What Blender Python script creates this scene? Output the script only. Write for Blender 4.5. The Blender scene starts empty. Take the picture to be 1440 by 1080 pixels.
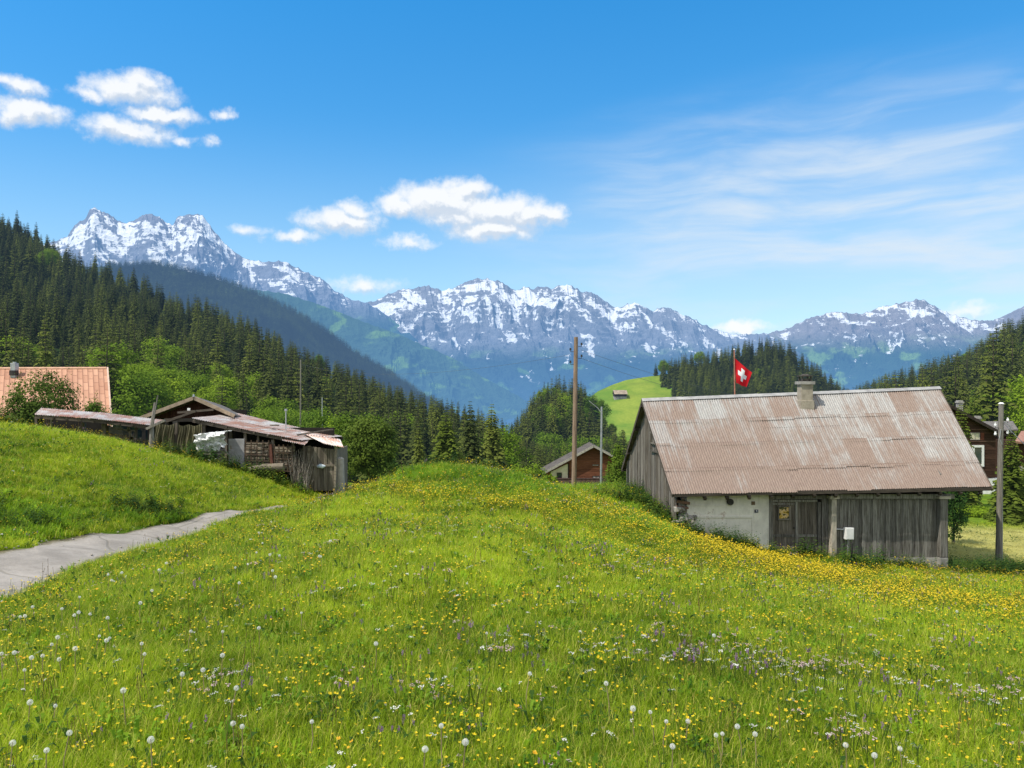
import bpy, math, random
import numpy as np
from mathutils import Vector, Matrix, Quaternion

random.seed(7)
RNG = np.random.default_rng(11)
scene = bpy.context.scene
COL = scene.collection
F = 1100.0                      # focal length, in pixels of a 1440 wide frame

def P(px, py, Y):
    """point at depth Y seen at photo pixel px, py (camera at the origin, level, looking along +Y)"""
    return Vector(((px - 720.0) / F * Y, Y, (540.0 - py) / F * Y))

# ------------------------------------------------------------------ camera
cam_d = bpy.data.cameras.new("camera")
cam_d.sensor_width = 36.0
cam_d.lens = 36.0 * F / 1440.0
cam_d.clip_start = 0.05
cam_d.clip_end = 60000
cam = bpy.data.objects.new("camera", cam_d)
COL.objects.link(cam)
cam.rotation_euler = (math.radians(90), 0, 0)
scene.camera = cam
scene.view_settings.view_transform = 'Standard'
scene.view_settings.look = 'None'
scene.view_settings.exposure = 0
scene.view_settings.gamma = 1
scene.cycles.max_bounces = 6
scene.cycles.transparent_max_bounces = 6
scene.cycles.use_denoising = True

# ------------------------------------------------------------------ naming helpers
def tag(o, label=None, cat=None, group=None, kind=None):
    if label: o["label"] = label
    if cat: o["category"] = cat
    if group: o["group"] = group
    if kind: o["kind"] = kind
    return o

def empty(name, loc, label, cat, group=None, rz=0.0):
    o = bpy.data.objects.new(name, None)
    o.empty_display_size = 0.2
    COL.objects.link(o)
    o.location = loc
    o.rotation_euler = (0, 0, rz)
    return tag(o, label, cat, group)

# ------------------------------------------------------------------ node helpers
class NT:
    def __init__(self, tree):
        self.t = tree; self.n = tree.nodes; self.l = tree.links
    def new(self, typ, **kw):
        nd = self.n.new(typ)
        for k, v in kw.items():
            setattr(nd, k, v)
        return nd
    def set(self, sock, v):
        if isinstance(v, bpy.types.NodeSocket):
            self.l.new(v, sock)
        elif v is not None:
            if hasattr(sock, "default_value") and sock.type == 'RGBA' and not isinstance(v, (int, float)) and len(v) == 3:
                v = (*v, 1)
            sock.default_value = v
    def math(self, op, a, b=None, c=None, clamp=False):
        nd = self.new("ShaderNodeMath", operation=op); nd.use_clamp = clamp
        self.set(nd.inputs[0], a)
        if b is not None: self.set(nd.inputs[1], b)
        if c is not None: self.set(nd.inputs[2], c)
        return nd.outputs[0]
    def vmath(self, op, a, b=None):
        nd = self.new("ShaderNodeVectorMath", operation=op)
        self.set(nd.inputs[0], a)
        if b is not None: self.set(nd.inputs[1], b)
        return nd.outputs["Value"] if op in ("LENGTH", "DOT_PRODUCT", "DISTANCE") else nd.outputs[0]
    def mix(self, fac, a, b, blend='MIX'):
        nd = self.new("ShaderNodeMix", data_type='RGBA', blend_type=blend)
        self.set(nd.inputs[0], fac); self.set(nd.inputs[6], a); self.set(nd.inputs[7], b)
        return nd.outputs[2]
    def ramp(self, fac, pts, interp='LINEAR'):
        nd = self.new("ShaderNodeValToRGB"); cr = nd.color_ramp; cr.interpolation = interp
        while len(cr.elements) < len(pts): cr.elements.new(0.5)
        for e, (p, c) in zip(cr.elements, pts):
            e.position = p
            e.color = (c, c, c, 1) if isinstance(c, (int, float)) else (*c, 1)
        self.set(nd.inputs[0], fac)
        return nd.outputs[0]
    def step(self, v, a, b, lo=0.0, hi=1.0, smooth=True):
        nd = self.new("ShaderNodeMapRange", interpolation_type='SMOOTHSTEP' if smooth else 'LINEAR')
        self.set(nd.inputs[0], v); self.set(nd.inputs[1], a); self.set(nd.inputs[2], b)
        self.set(nd.inputs[3], lo); self.set(nd.inputs[4], hi)
        return nd.outputs[0]
    def noise(self, vec, scale, detail=4, rough=0.55, dist=0.0, dim='3D'):
        nd = self.new("ShaderNodeTexNoise", noise_dimensions=dim)
        if vec is not None: self.set(nd.inputs["Vector"], vec)
        self.set(nd.inputs["Scale"], scale); self.set(nd.inputs["Detail"], detail)
        self.set(nd.inputs["Roughness"], rough); self.set(nd.inputs["Distortion"], dist)
        return nd.outputs[0]
    def scale(self, vec, s, loc=(0, 0, 0)):
        nd = self.new("ShaderNodeMapping")
        self.set(nd.inputs[0], vec); nd.inputs["Scale"].default_value = s; nd.inputs["Location"].default_value = loc
        return nd.outputs[0]
    def obj(self):
        return self.new("ShaderNodeTexCoord").outputs["Object"]
    def pos(self):
        return self.new("ShaderNodeNewGeometry").outputs["Position"]
    def attr(self, name, out="Fac", typ='GEOMETRY'):
        nd = self.new("ShaderNodeAttribute", attribute_name=name, attribute_type=typ)
        return nd.outputs[out]
    def rand(self):
        return self.new("ShaderNodeObjectInfo").outputs["Random"]
    def bump(self, h, strength=0.5, dist=0.02):
        nd = self.new("ShaderNodeBump")
        self.set(nd.inputs["Height"], h); nd.inputs["Strength"].default_value = strength
        nd.inputs["Distance"].default_value = dist
        return nd.outputs[0]

HAZE = (0.235, 0.42, 0.74)  # blue emission mixed into far surfaces to imitate air haze
def make_mat(name, build, haze=None, transl=0.0):
    """build(nt) returns dict(color, rough, metal, normal, spec). haze: falloff in metres of air haze imitated by mixed-in blue emission"""
    m = bpy.data.materials.new(name)
    m.use_nodes = True
    nt = NT(m.node_tree)
    nt.n.clear()
    out = nt.new("ShaderNodeOutputMaterial")
    r = build(nt)
    b = nt.new("ShaderNodeBsdfPrincipled")
    nt.set(b.inputs["Base Color"], r["color"])
    nt.set(b.inputs["Roughness"], r.get("rough", 0.85))
    nt.set(b.inputs["Metallic"], r.get("metal", 0.0))
    nt.set(b.inputs["Specular IOR Level"], r.get("spec", 0.25))
    if r.get("normal") is not None: nt.set(b.inputs["Normal"], r["normal"])
    sh = b.outputs[0]
    if transl > 0:
        tr = nt.new("ShaderNodeBsdfTranslucent")
        nt.set(tr.inputs[0], r.get("tcolor", r["color"]))
        ms = nt.new("ShaderNodeMixShader"); ms.inputs[0].default_value = transl
        nt.l.new(sh, ms.inputs[1]); nt.l.new(tr.outputs[0], ms.inputs[2]); sh = ms.outputs[0]
    if haze is not None:
        if isinstance(haze, (int, float)):
            d = nt.vmath('LENGTH', nt.pos())
            fac = nt.math('SUBTRACT', 1.0, nt.math('POWER', 2.71828, nt.math('MULTIPLY', d, -1.0 / haze)))
            hc, hs = HAZE, 0.75
        else:
            fac, hc, hs = haze(nt)
        em = nt.new("ShaderNodeEmission"); nt.set(em.inputs[0], hc); nt.set(em.inputs[1], hs)
        ms = nt.new("ShaderNodeMixShader"); nt.set(ms.inputs[0], fac)
        nt.l.new(sh, ms.inputs[1]); nt.l.new(em.outputs[0], ms.inputs[2]); sh = ms.outputs[0]
    nt.l.new(sh, out.inputs[0])
    return m

def vary(name, c1, c2, scale=3.0, rough=0.85, stretch=(1, 1, 1), rnd=0.0, bump=0.0, metal=0.0, spots=None, haze=None, spec=0.25, lo=0.3, hi=0.7):
    def b(nt):
        v = nt.scale(nt.obj(), stretch)
        n = nt.noise(v, scale, 6, 0.6)
        col = nt.mix(nt.step(n, lo, hi), c1, c2)
        if rnd > 0:
            a = nt.attr("rnd")
            k = nt.math('MULTIPLY_ADD', a, rnd * 2, 1 - rnd)
            kc = nt.new("ShaderNodeCombineColor")
            for i in range(3): nt.l.new(k, kc.inputs[i])
            col = nt.mix(1.0, col, kc.outputs[0], 'MULTIPLY')
        if spots:
            sc, thr, c = spots
            n2 = nt.noise(nt.obj(), sc, 5, 0.65)
            col = nt.mix(nt.step(n2, thr, thr + 0.08), col, c)
        return dict(color=col, rough=rough, metal=metal, spec=spec,
                    normal=nt.bump(n, bump, 0.02) if bump else None)
    return make_mat(name, b, haze)

# ------------------------------------------------------------------ mesh builder
class MB:
    def __init__(self):
        self.v = []; self.f = []; self.r = []; self.uv = []; self.mi = []; self.cur = 0
    def poly(self, pts, r=None, uv=None):
        i = len(self.v)
        self.v.extend(tuple(p) for p in pts)
        self.f.append(tuple(range(i, i + len(pts))))
        self.r.append(random.random() if r is None else r)
        self.uv.append(uv); self.mi.append(self.cur)
    def hexa(self, c, r=None):
        """c: 8 corners, 0-3 bottom ring, 4-7 top ring"""
        r = random.random() if r is None else r
        i = len(self.v)
        self.v.extend(tuple(p) for p in c)
        for q in ((3, 2, 1, 0), (4, 5, 6, 7), (0, 1, 5, 4), (1, 2, 6, 5), (2, 3, 7, 6), (3, 0, 4, 7)):
            self.f.append(tuple(i + k for k in q)); self.r.append(r); self.uv.append(None); self.mi.append(self.cur)
    def box(self, x0, x1, y0, y1, z0, z1, r=None):
        self.hexa([(x0, y0, z0), (x1, y0, z0), (x1, y1, z0), (x0, y1, z0), (x0, y0, z1), (x1, y0, z1), (x1, y1, z1), (x0, y1, z1)], r)
    def slab(self, a, b, c, d, t, r=None):
        """quad a b c d thickened by t against its normal"""
        a, b, c, d = map(Vector, (a, b, c, d))
        n = (b - a).cross(d - a).normalized() * t
        self.hexa([a - n, b - n, c - n, d - n, a, b, c, d], r)
    def bar(self, a, b, w, h=None, up=(0, 0, 1), r=None):
        a, b = Vector(a), Vector(b); h = h or w
        d = (b - a).normalized(); up = Vector(up)
        if abs(d.dot(up)) > 0.97: up = Vector((0, 1, 0))
        s = d.cross(up).normalized() * (w / 2); u = s.cross(d).normalized() * (h / 2)
        self.hexa([a - s - u, a + s - u, a + s + u, a - s + u, b - s - u, b + s - u, b + s + u, b - s + u], r)
    def tube(self, pts, rad, n=8, r=None, cap=True):
        pts = [Vector(p) for p in pts]
        if not isinstance(rad, (list, tuple)): rad = [rad] * len(pts)
        r = random.random() if r is None else r
        base = len(self.v)
        prev = None
        for k, p in enumerate(pts):
            d = (pts[min(k + 1, len(pts) - 1)] - pts[max(k - 1, 0)]).normalized()
            if prev is None:
                s = d.cross(Vector((0, 0, 1)))
                if s.length < 0.05: s = d.cross(Vector((0, 1, 0)))
            else:
                s = prev - d * prev.dot(d)
            s.normalize(); prev = s; t = d.cross(s)
            for j in range(n):
                a = 2 * math.pi * j / n
                self.v.append(tuple(p + (s * math.cos(a) + t * math.sin(a)) * rad[k]))
        for k in range(len(pts) - 1):
            for j in range(n):
                a0 = base + k * n + j; a1 = base + k * n + (j + 1) % n
                self.f.append((a0, a1, a1 + n, a0 + n)); self.r.append(r); self.uv.append(None); self.mi.append(self.cur)
        if cap:
            self.f.append(tuple(base + j for j in reversed(range(n)))); self.r.append(r); self.uv.append(None); self.mi.append(self.cur)
            self.f.append(tuple(base + (len(pts) - 1) * n + j for j in range(n))); self.r.append(r); self.uv.append(None); self.mi.append(self.cur)
    def mesh(self, name, mats, off=(0, 0, 0), smooth=False, bevel=None):
        me = bpy.data.meshes.new(name)
        ox, oy, oz = off
        me.from_pydata([(x - ox, y - oy, z - oz) for x, y, z in self.v], [], self.f)
        if not isinstance(mats, (list, tuple)): mats = [mats]
        for m in mats: me.materials.append(m)
        at = me.attributes.new("rnd", 'FLOAT', 'FACE')
        at.data.foreach_set("value", np.array(self.r, dtype=np.float32))
        if len(mats) > 1: me.polygons.foreach_set("material_index", np.array(self.mi, dtype=np.int32))
        if any(u is not None for u in self.uv):
            ul = me.uv_layers.new(name="uv")
            flat = []
            for u, f in zip(self.uv, self.f):
                flat.extend([c for q in (u or [(0, 0)] * len(f)) for c in q])
            ul.data.foreach_set("uv", np.array(flat, dtype=np.float32))
        if smooth: me.polygons.foreach_set("use_smooth", np.ones(len(self.f), dtype=bool))
        me.update()
        return me
    def build(self, name, mats, parent=None, off=None, smooth=False, bevel=None):
        """coordinates are world ones; with a parent (unrotated) they are re-based on it"""
        o_ = off if off is not None else ((tuple(root_loc(parent))) if parent is not None else (0, 0, 0))
        me = self.mesh(name, mats, o_, smooth)
        o = bpy.data.objects.new(name, me)
        COL.objects.link(o)
        if parent is not None: o.parent = parent
        if bevel:
            bm_ = o.modifiers.new("bevel", 'BEVEL'); bm_.width = bevel; bm_.segments = 2; bm_.limit_method = 'ANGLE'
        return o

def root_loc(o):
    p = Vector(o.location)
    while o.parent is not None:
        o = o.parent; p += Vector(o.location)
    return p

def grid_mesh(name, X, Y, Z, mat, attrs=None, smooth=True):
    """X, Y, Z: (n, m) arrays"""
    n, m = X.shape
    me = bpy.data.meshes.new(name)
    co = np.stack([X, Y, Z], -1).reshape(-1, 3).astype(np.float32)
    idx = np.arange(n * m).reshape(n, m)
    q = np.stack([idx[:-1, :-1], idx[:-1, 1:], idx[1:, 1:], idx[1:, :-1]], -1).reshape(-1, 4)
    me.vertices.add(len(co)); me.vertices.foreach_set("co", co.ravel())
    me.loops.add(q.size); me.loops.foreach_set("vertex_index", q.ravel().astype(np.int32))
    me.polygons.add(len(q)); me.polygons.foreach_set("loop_start", np.arange(0, q.size, 4, dtype=np.int32))
    try: me.polygons.foreach_set("loop_total", np.full(len(q), 4, dtype=np.int32))
    except Exception: pass
    me.update(calc_edges=True)
    me.polygons.foreach_set("use_smooth", np.full(len(q), smooth))
    for k, a in (attrs or {}).items():
        at = me.attributes.new(k, 'FLOAT', 'POINT'); at.data.foreach_set("value", a.ravel().astype(np.float32))
    me.materials.append(mat)
    me.validate()
    o = bpy.data.objects.new(name, me); COL.objects.link(o)
    return o

# ------------------------------------------------------------------ numpy noise
_perm = np.random.default_rng(5).permutation(512).astype(np.int64)
_ang = np.random.default_rng(6).uniform(0, 2 * np.pi, 512)
_gx, _gy = np.cos(_ang), np.sin(_ang)
def perlin(x, y, seed=0):
    xi = np.floor(x).astype(np.int64); yi = np.floor(y).astype(np.int64)
    xf = x - xi; yf = y - yi
    u = xf * xf * xf * (xf * (xf * 6 - 15) + 10); v = yf * yf * yf * (yf * (yf * 6 - 15) + 10)
    def g(ix, iy, dx, dy):
        h = _perm[(_perm[(ix + seed * 37) & 511] + iy + seed * 11) & 511]
        return _gx[h] * dx + _gy[h] * dy
    a = g(xi, yi, xf, yf); b = g(xi + 1, yi, xf - 1, yf)
    c = g(xi, yi + 1, xf, yf - 1); d = g(xi + 1, yi + 1, xf - 1, yf - 1)
    return ((a + u * (b - a)) * (1 - v) + (c + u * (d - c)) * v) * 1.5
def fbm(x, y, oct=5, seed=0, gain=0.5):
    s = 0; a = 1.0
    for i in range(oct):
        s = s + a * perlin(x * 2 ** i + 17.3 * i, y * 2 ** i - 9.1 * i, seed + i); a *= gain
    return s
def ridged(x, y, oct=6, seed=0, gain=0.55):
    s = 0; a = 1.0; w = 1.0
    for i in range(oct):
        n = 1 - np.abs(perlin(x * 2 ** i + 31.7 * i, y * 2 ** i + 5.3 * i, seed + i)) * 1.6
        n = np.clip(n, 0, 1) ** 2
        s = s + a * n * w; w = np.clip(n * 1.4, 0, 1); a *= gain
    return s
def curve(pts, x):
    p = np.array(pts, dtype=float)
    return np.interp(x, p[:, 0], p[:, 1])
def sstep(a, b, x):
    t = np.clip((x - a) / (b - a), 0, 1); return t * t * (3 - 2 * t)
# ================================================================== light and sky
SUN_AZ = math.radians(-120)      # from +Y (view direction) towards +X; the sun stands to the left
SUN_EL = math.radians(57)
sd = Vector((math.sin(SUN_AZ) * math.cos(SUN_EL), math.cos(SUN_AZ) * math.cos(SUN_EL), math.sin(SUN_EL)))
sun_l = bpy.data.lights.new("sun", 'SUN'); sun_l.energy = 5.0; sun_l.angle = math.radians(0.53); sun_l.color = (1.0, 0.93, 0.82)
sun = bpy.data.objects.new("sun", sun_l); COL.objects.link(sun)
sun.rotation_euler = (-sd).to_track_quat('-Z', 'Y').to_euler()

world = bpy.data.worlds.new("World"); scene.world = world; world.use_nodes = True
nt = NT(world.node_tree); nt.n.clear()
wo = nt.new("ShaderNodeOutputWorld"); bg = nt.new("ShaderNodeBackground")
bg.inputs[1].default_value = 0.15
nt.l.new(bg.outputs[0], wo.inputs[0])
sky = nt.new("ShaderNodeTexSky", sky_type='NISHITA'); sky.sun_disc = False
sky.sun_elevation = SUN_EL; sky.sun_rotation = SUN_AZ; sky.altitude = 1300
sky.air_density = 1.0; sky.dust_density = 0.4; sky.ozone_density = 2.0
tc = nt.new("ShaderNodeTexCoord").outputs["Generated"]
sx = nt.new("ShaderNodeSeparateXYZ"); nt.l.new(tc, sx.inputs[0])
az = nt.math('ARCTAN2', sx.outputs[0], sx.outputs[1])
el = nt.math('ARCSINE', sx.outputs[2])
cv = nt.new("ShaderNodeCombineXYZ"); nt.l.new(az, cv.inputs[0]); nt.l.new(el, cv.inputs[1])
AE = cv.outputs[0]
def azel(px, py):
    u = (px - 720) / F; v = (540 - py) / F; a = math.atan(u)
    return a, math.atan(v * math.cos(a))
hs = nt.new("ShaderNodeHueSaturation"); nt.l.new(sky.outputs[0], hs.inputs["Color"])
hs.inputs["Saturation"].default_value = 1.12; hs.inputs["Value"].default_value = 1.0
skyc = nt.mix(1.0, hs.outputs[0], nt.ramp(nt.step(el, 0.0, 0.5, smooth=False), [(0.0, (0.88, 1.01, 1.08)), (0.4, (0.66, 1.16, 1.26)), (1.0, (0.33, 1.38, 1.66))]), 'MULTIPLY')
skyc = nt.mix(nt.step(el, 0.34, 0.02, 0, 0.42), skyc, (4.3, 5.35, 6.3))
# soft warp shared by all cumulus puffs
wn = nt.new("ShaderNodeTexNoise"); nt.l.new(AE, wn.inputs["Vector"]); wn.inputs["Scale"].default_value = 26; wn.inputs["Detail"].default_value = 7; wn.inputs["Roughness"].default_value = 0.6
w1 = nt.vmath('SUBTRACT', wn.outputs["Color"], (0.5, 0.5, 0.5))
w1 = nt.vmath('MULTIPLY', w1, (0.055, 0.032, 0))
AEw = nt.vmath('ADD', AE, w1)
puffs = [  # px, py, half width, half height, strength
    (30, 122, 46, 17, .9), (8, 118, 25, 12, .6), (45, 158, 66, 22, 1), (20, 160, 40, 22, 1), (185, 128, 80, 25, 1.05), (200, 118, 45, 20, 1), (125, 128, 35, 12, .7),
    (180, 182, 78, 22, 1), (150, 174, 44, 22, .9), (228, 161, 68, 16, .9), (250, 195, 28, 9, .6), (314, 161, 16, 11, .6), (295, 201, 15, 9, .5),
    (480, 312, 72, 23, 1), (500, 296, 34, 16, .8), (413, 333, 42, 11, .7), (347, 322, 34, 11, .5), (575, 342, 42, 10, .6),
    (622, 285, 92, 32, 1.25), (655, 268, 50, 20, 1.0), (560, 290, 42, 20, 1), (700, 298, 82, 30, 1.2), (740, 305, 62, 22, 1.1), (690, 322, 78, 20, 1.1), (775, 303, 32, 17, .9), (640, 305, 60, 22, .9),
    (512, 399, 62, 15, .6), (1040, 461, 48, 12, .9), (1355, 440, 52, 11, .5)]
def cloud_field(vec):
    field = None
    for (px, py, rw, rh, st_) in puffs:
        a0, e0 = azel(px, py); ca = math.cos(a0) ** 2
        d = nt.vmath('MULTIPLY', nt.vmath('SUBTRACT', vec, (a0, e0, 0)), (F / (rw * 0.98) / ca, F / (rh * (0.80 if px < 400 else 0.92)), 0))
        q = nt.math('MULTIPLY', nt.math('SUBTRACT', 1.0, nt.vmath('LENGTH', d)), st_)
        if field is None: field = q
        else:
            nd = nt.new("ShaderNodeMath", operation='SMOOTH_MAX'); nt.l.new(field, nd.inputs[0]); nt.l.new(q, nd.inputs[1]); nd.inputs[2].default_value = 0.12
            field = nd.outputs[0]
    return field
def puff_noise(vec): return nt.math('MULTIPLY', nt.math('SUBTRACT', nt.noise(vec, 62, 8, 0.6), 0.5), 0.85)
field = nt.math('ADD', cloud_field(AEw), puff_noise(AE))
OFF = (-0.003, 0.0085, 0)
field2 = nt.math('ADD', cloud_field(nt.vmath('ADD', AEw, OFF)), puff_noise(nt.vmath('ADD', AE, OFF)))
cm = nt.step(field, -0.14, 0.68)
shade = nt.step(nt.math('SUBTRACT', field, field2), -0.30, 0.20)
cloudc = nt.mix(shade, (4.4, 4.95, 5.7), (6.6, 6.7, 6.8))
# high cirrus veil on the right
rot = nt.new("ShaderNodeMapping"); nt.l.new(AE, rot.inputs[0]); rot.inputs["Rotation"].default_value = (0, 0, math.radians(-9)); rot.inputs["Scale"].default_value = (4.5, 26, 1)
cw = nt.new("ShaderNodeTexNoise"); nt.l.new(AE, cw.inputs["Vector"]); cw.inputs["Scale"].default_value = 5
rw_ = nt.vmath('ADD', rot.outputs[0], nt.vmath('MULTIPLY', cw.outputs["Color"], (0.6, 1.0, 0)))
c1 = nt.noise(rw_, 1.1, 7, 0.55, 0.3)
c2 = nt.noise(rw_, 0.5, 3, 0.5)
a1, e1 = azel(1240, 310)
dm = nt.vmath('MULTIPLY', nt.vmath('SUBTRACT', AE, (a1, e1, 0)), (1 / 0.62, 1 / 0.20, 0))
mask = nt.step(nt.vmath('LENGTH', dm), 1.0, 0.2)
cir = nt.math('MULTIPLY', nt.math('MULTIPLY', nt.step(c1, 0.34, 0.74), nt.step(c2, 0.22, 0.5)), mask)
cir = nt.math('ADD', nt.math('MULTIPLY', cir, 0.66), nt.math('MULTIPLY', mask, 0.22), clamp=True)
col = nt.mix(cir, skyc, (5.0, 5.6, 6.2))
col = nt.mix(nt.math('MULTIPLY', cm, 0.95), col, cloudc)
# unseen bright veil added overhead and behind the viewer as neutral fill light
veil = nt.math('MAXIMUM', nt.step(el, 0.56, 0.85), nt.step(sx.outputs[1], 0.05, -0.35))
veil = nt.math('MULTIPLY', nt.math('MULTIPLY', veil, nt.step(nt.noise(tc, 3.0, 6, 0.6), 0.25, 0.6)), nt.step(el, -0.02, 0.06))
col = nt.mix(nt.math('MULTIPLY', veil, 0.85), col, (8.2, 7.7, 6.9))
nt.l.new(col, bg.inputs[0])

# ================================================================== near terrain (thin plate spline through surveyed points)
ctrl = []
def cp(px, py, Y): p = P(px, py, Y); ctrl.append((p.x, p.y, p.z))
for X, Y, Z in ((0, 0, -1.6), (-8, -6, -1.2), (8, -6, -2.3), (0, -14, -1.2), (-14, -14, -1.0), (14, -14, -2.6), (-4, 0, -1.7), (4, 0, -2.05), (-12, 2, -1.9), (-30, 0, -0.8), (30, 0, -4.5), (-30, -14, -.6), (30, -14, -4)):
    ctrl.append((X, Y, Z))
for a in ((0, 1080, 3.5), (360, 1080, 3.35), (720, 1080, 3.45), (1080, 1080, 3.8), (1440, 1080, 4.4),
          (0, 950, 5.2), (400, 900, 6), (720, 900, 5.9), (1080, 900, 7.4), (1440, 930, 7.9),
          (300, 820, 8.6), (720, 820, 8), (1080, 850, 9.8), (1440, 870, 12.5),
          (500, 760, 12.0), (720, 750, 12), (900, 790, 13.5), (1200, 830, 16.5), (1440, 835, 19.5),
          (500, 723, 16.5), (620, 704, 17.5), (760, 710, 18.5), (900, 742, 20), (1060, 790, 21.5), (1300, 812, 25.5), (1440, 815, 27),
          (430, 716, 19.5), (480, 705, 21), (560, 678, 22.5), (600, 659, 24), (680, 663, 24.5), (760, 690, 26), (810, 702, 27.5), (870, 702, 30),
          # barn feet
          (960, 752, 27.1), (1080, 779, 27.5), (1200, 791, 28.0), (1330, 805, 28.8), (872, 686, 35.2), (1400, 808, 29.3),
          # right side
          (1440, 800, 31), (1440, 775, 36), (1400, 755, 41), (1600, 752, 42), (1380, 722, 52), (1400, 700, 66), (1400, 690, 76), (1650, 700, 76), (1200, 720, 50),
          # path, both edges
          (0, 845, 9.4), (0, 770, 12.4), (-300, 930, 6.7), (-320, 800, 10.0), (100, 805, 11.6), (50, 762, 13.6), (250, 760, 16.2), (250, 733, 18.3), (350, 724, 20.5), (345, 717, 22.2), (385, 713, 23.8),
          (400, 712, 25.2), (430, 709, 29),
          # bank
          (0, 611, 21.5), (-250, 596, 20), (75, 614, 23.5), (150, 621, 25), (215, 638, 27.5), (280, 653, 28.5), (340, 669, 29), (400, 686, 29.5), (445, 698, 31), (478, 698, 33),
          (0, 690, 16), (150, 690, 18.5), (280, 690, 22), (-250, 720, 14),
          # behind the bank
          (215, 640, 33), (320, 660, 34), (430, 690, 35.5), (60, 650, 40), (0, 660, 50), (200, 662, 48), (-250, 640, 40), (400, 690, 48),
          # behind the crest
          (520, 705, 33), (600, 700, 38), (700, 705, 38), (800, 700, 40), (500, 700, 60), (620, 705, 75), (780, 705, 75), (815, 698, 97), (900, 700, 60), (950, 715, 60),
          ):
    cp(*a)
for X, Y, Z in ((-120, 130, -6), (-60, 130, -11), (0, 135, -19), (60, 135, -17), (120, 130, -12), (-150, 60, 0), (-150, 0, 4), (150, 60, -9), (150, 0, -8), (-60, 60, -4), (-60, 90, -7)):
    ctrl.append((X, Y, Z))
C = np.array(ctrl); CX, CZ = C[:, :2] / 20.0, C[:, 2]
def _tps(r2):
    return np.where(r2 > 0, 0.5 * r2 * np.log(np.maximum(r2, 1e-12)), 0)
_d2 = ((CX[:, None, :] - CX[None]) ** 2).sum(-1)
_n = len(CX); _A = np.zeros((_n + 3, _n + 3)); _A[:_n, :_n] = _tps(_d2) + np.eye(_n) * 0.0006
_A[:_n, _n] = 1; _A[:_n, _n + 1:] = CX; _A[_n:, :_n] = _A[:_n, _n:].T
_w = np.linalg.solve(_A, np.concatenate([CZ, np.zeros(3)]))
def ground(x, y):
    x = np.asarray(x, float) / 20; y = np.asarray(y, float) / 20
    sh = x.shape; x = x.ravel(); y = y.ravel()
    out = np.empty_like(x)
    for i in range(0, len(x), 20000):
        xx = x[i:i + 20000]; yy = y[i:i + 20000]
        r2 = (xx[:, None] - CX[:, 0]) ** 2 + (yy[:, None] - CX[:, 1]) ** 2
        out[i:i + 20000] = _tps(r2) @ _w[:_n] + _w[_n] + xx * _w[_n + 1] + yy * _w[_n + 2]
    return out.reshape(sh)
def gz(x, y): return float(ground(np.array([x]), np.array([y]))[0])
def proj(x, y, z):
    return 720 + F * x / y, 540 - F * z / y
def on_ground(px, Y):
    x = (px - 720) / F * Y
    return Vector((x, Y, gz(x, Y)))

# path outline in the world: (left edge, right edge) pairs
PATH = [((-7.2, 1.5), (-3.9, -.5)), ((-9.6, 6.5), (-6.4, 5.2))]
for far, near in (((0, 770, 12.4), (0, 845, 9.4)), ((50, 762, 13.6), (100, 805, 11.6)), ((150, 750, 15.6), (200, 777, 14.2)), ((250, 733, 18.3), (260, 757, 16.6)), ((345, 717, 22.2), (350, 724, 20.5)), ((405, 710, 25.8), (405, 716, 23.0))):
    a = P(*far); b = P(*near); PATH.append(((a.x, a.y), (b.x, b.y)))
_PL = np.array([p[0] for p in PATH]); _PR = np.array([p[1] for p in PATH])
def _dense(a, n=12):
    t = np.linspace(0, len(a) - 1, (len(a) - 1) * n + 1)
    i = np.minimum(t.astype(int), len(a) - 2); f = (t - i)[:, None]
    p0 = a[np.maximum(i - 1, 0)]; p1 = a[i]; p2 = a[i + 1]; p3 = a[np.minimum(i + 2, len(a) - 1)]
    return 0.5 * (2 * p1 + (p2 - p0) * f + (2 * p0 - 5 * p1 + 4 * p2 - p3) * f ** 2 + (3 * p1 - p0 - 3 * p2 + p3) * f ** 3)
PLd, PRd = _dense(_PL), _dense(_PR)
_poly = np.concatenate([PLd, PRd[::-1]])
def in_path(x, y, grow=0.0):
    """signed test: True when inside the path (grow > 0 widens)"""
    x = np.asarray(x); y = np.asarray(y)
    c = (PLd + PRd) / 2; hw = np.linalg.norm(PLd - PRd, axis=1) / 2
    d = np.full(x.shape, 1e9)
    for (cx_, cy_), h in zip(c, hw):
        d = np.minimum(d, np.hypot(x - cx_, y - cy_) - h)
    inside = np.zeros(x.shape, bool)
    n = len(_poly); j = n - 1
    for i in range(n):
        xi, yi = _poly[i]; xj, yj = _poly[j]
        cond = ((yi > y) != (yj > y)) & (x < (xj - xi) * (y - yi) / (yj - yi + 1e-12) + xi)
        inside ^= cond; j = i
    if grow > 0:
        # distance to the two edges
        e = np.concatenate([PLd, PRd]); dd = np.full(x.shape, 1e9)
        for ex, ey in e: dd = np.minimum(dd, np.hypot(x - ex, y - ey))
        inside |= dd < grow
    return inside

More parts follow.
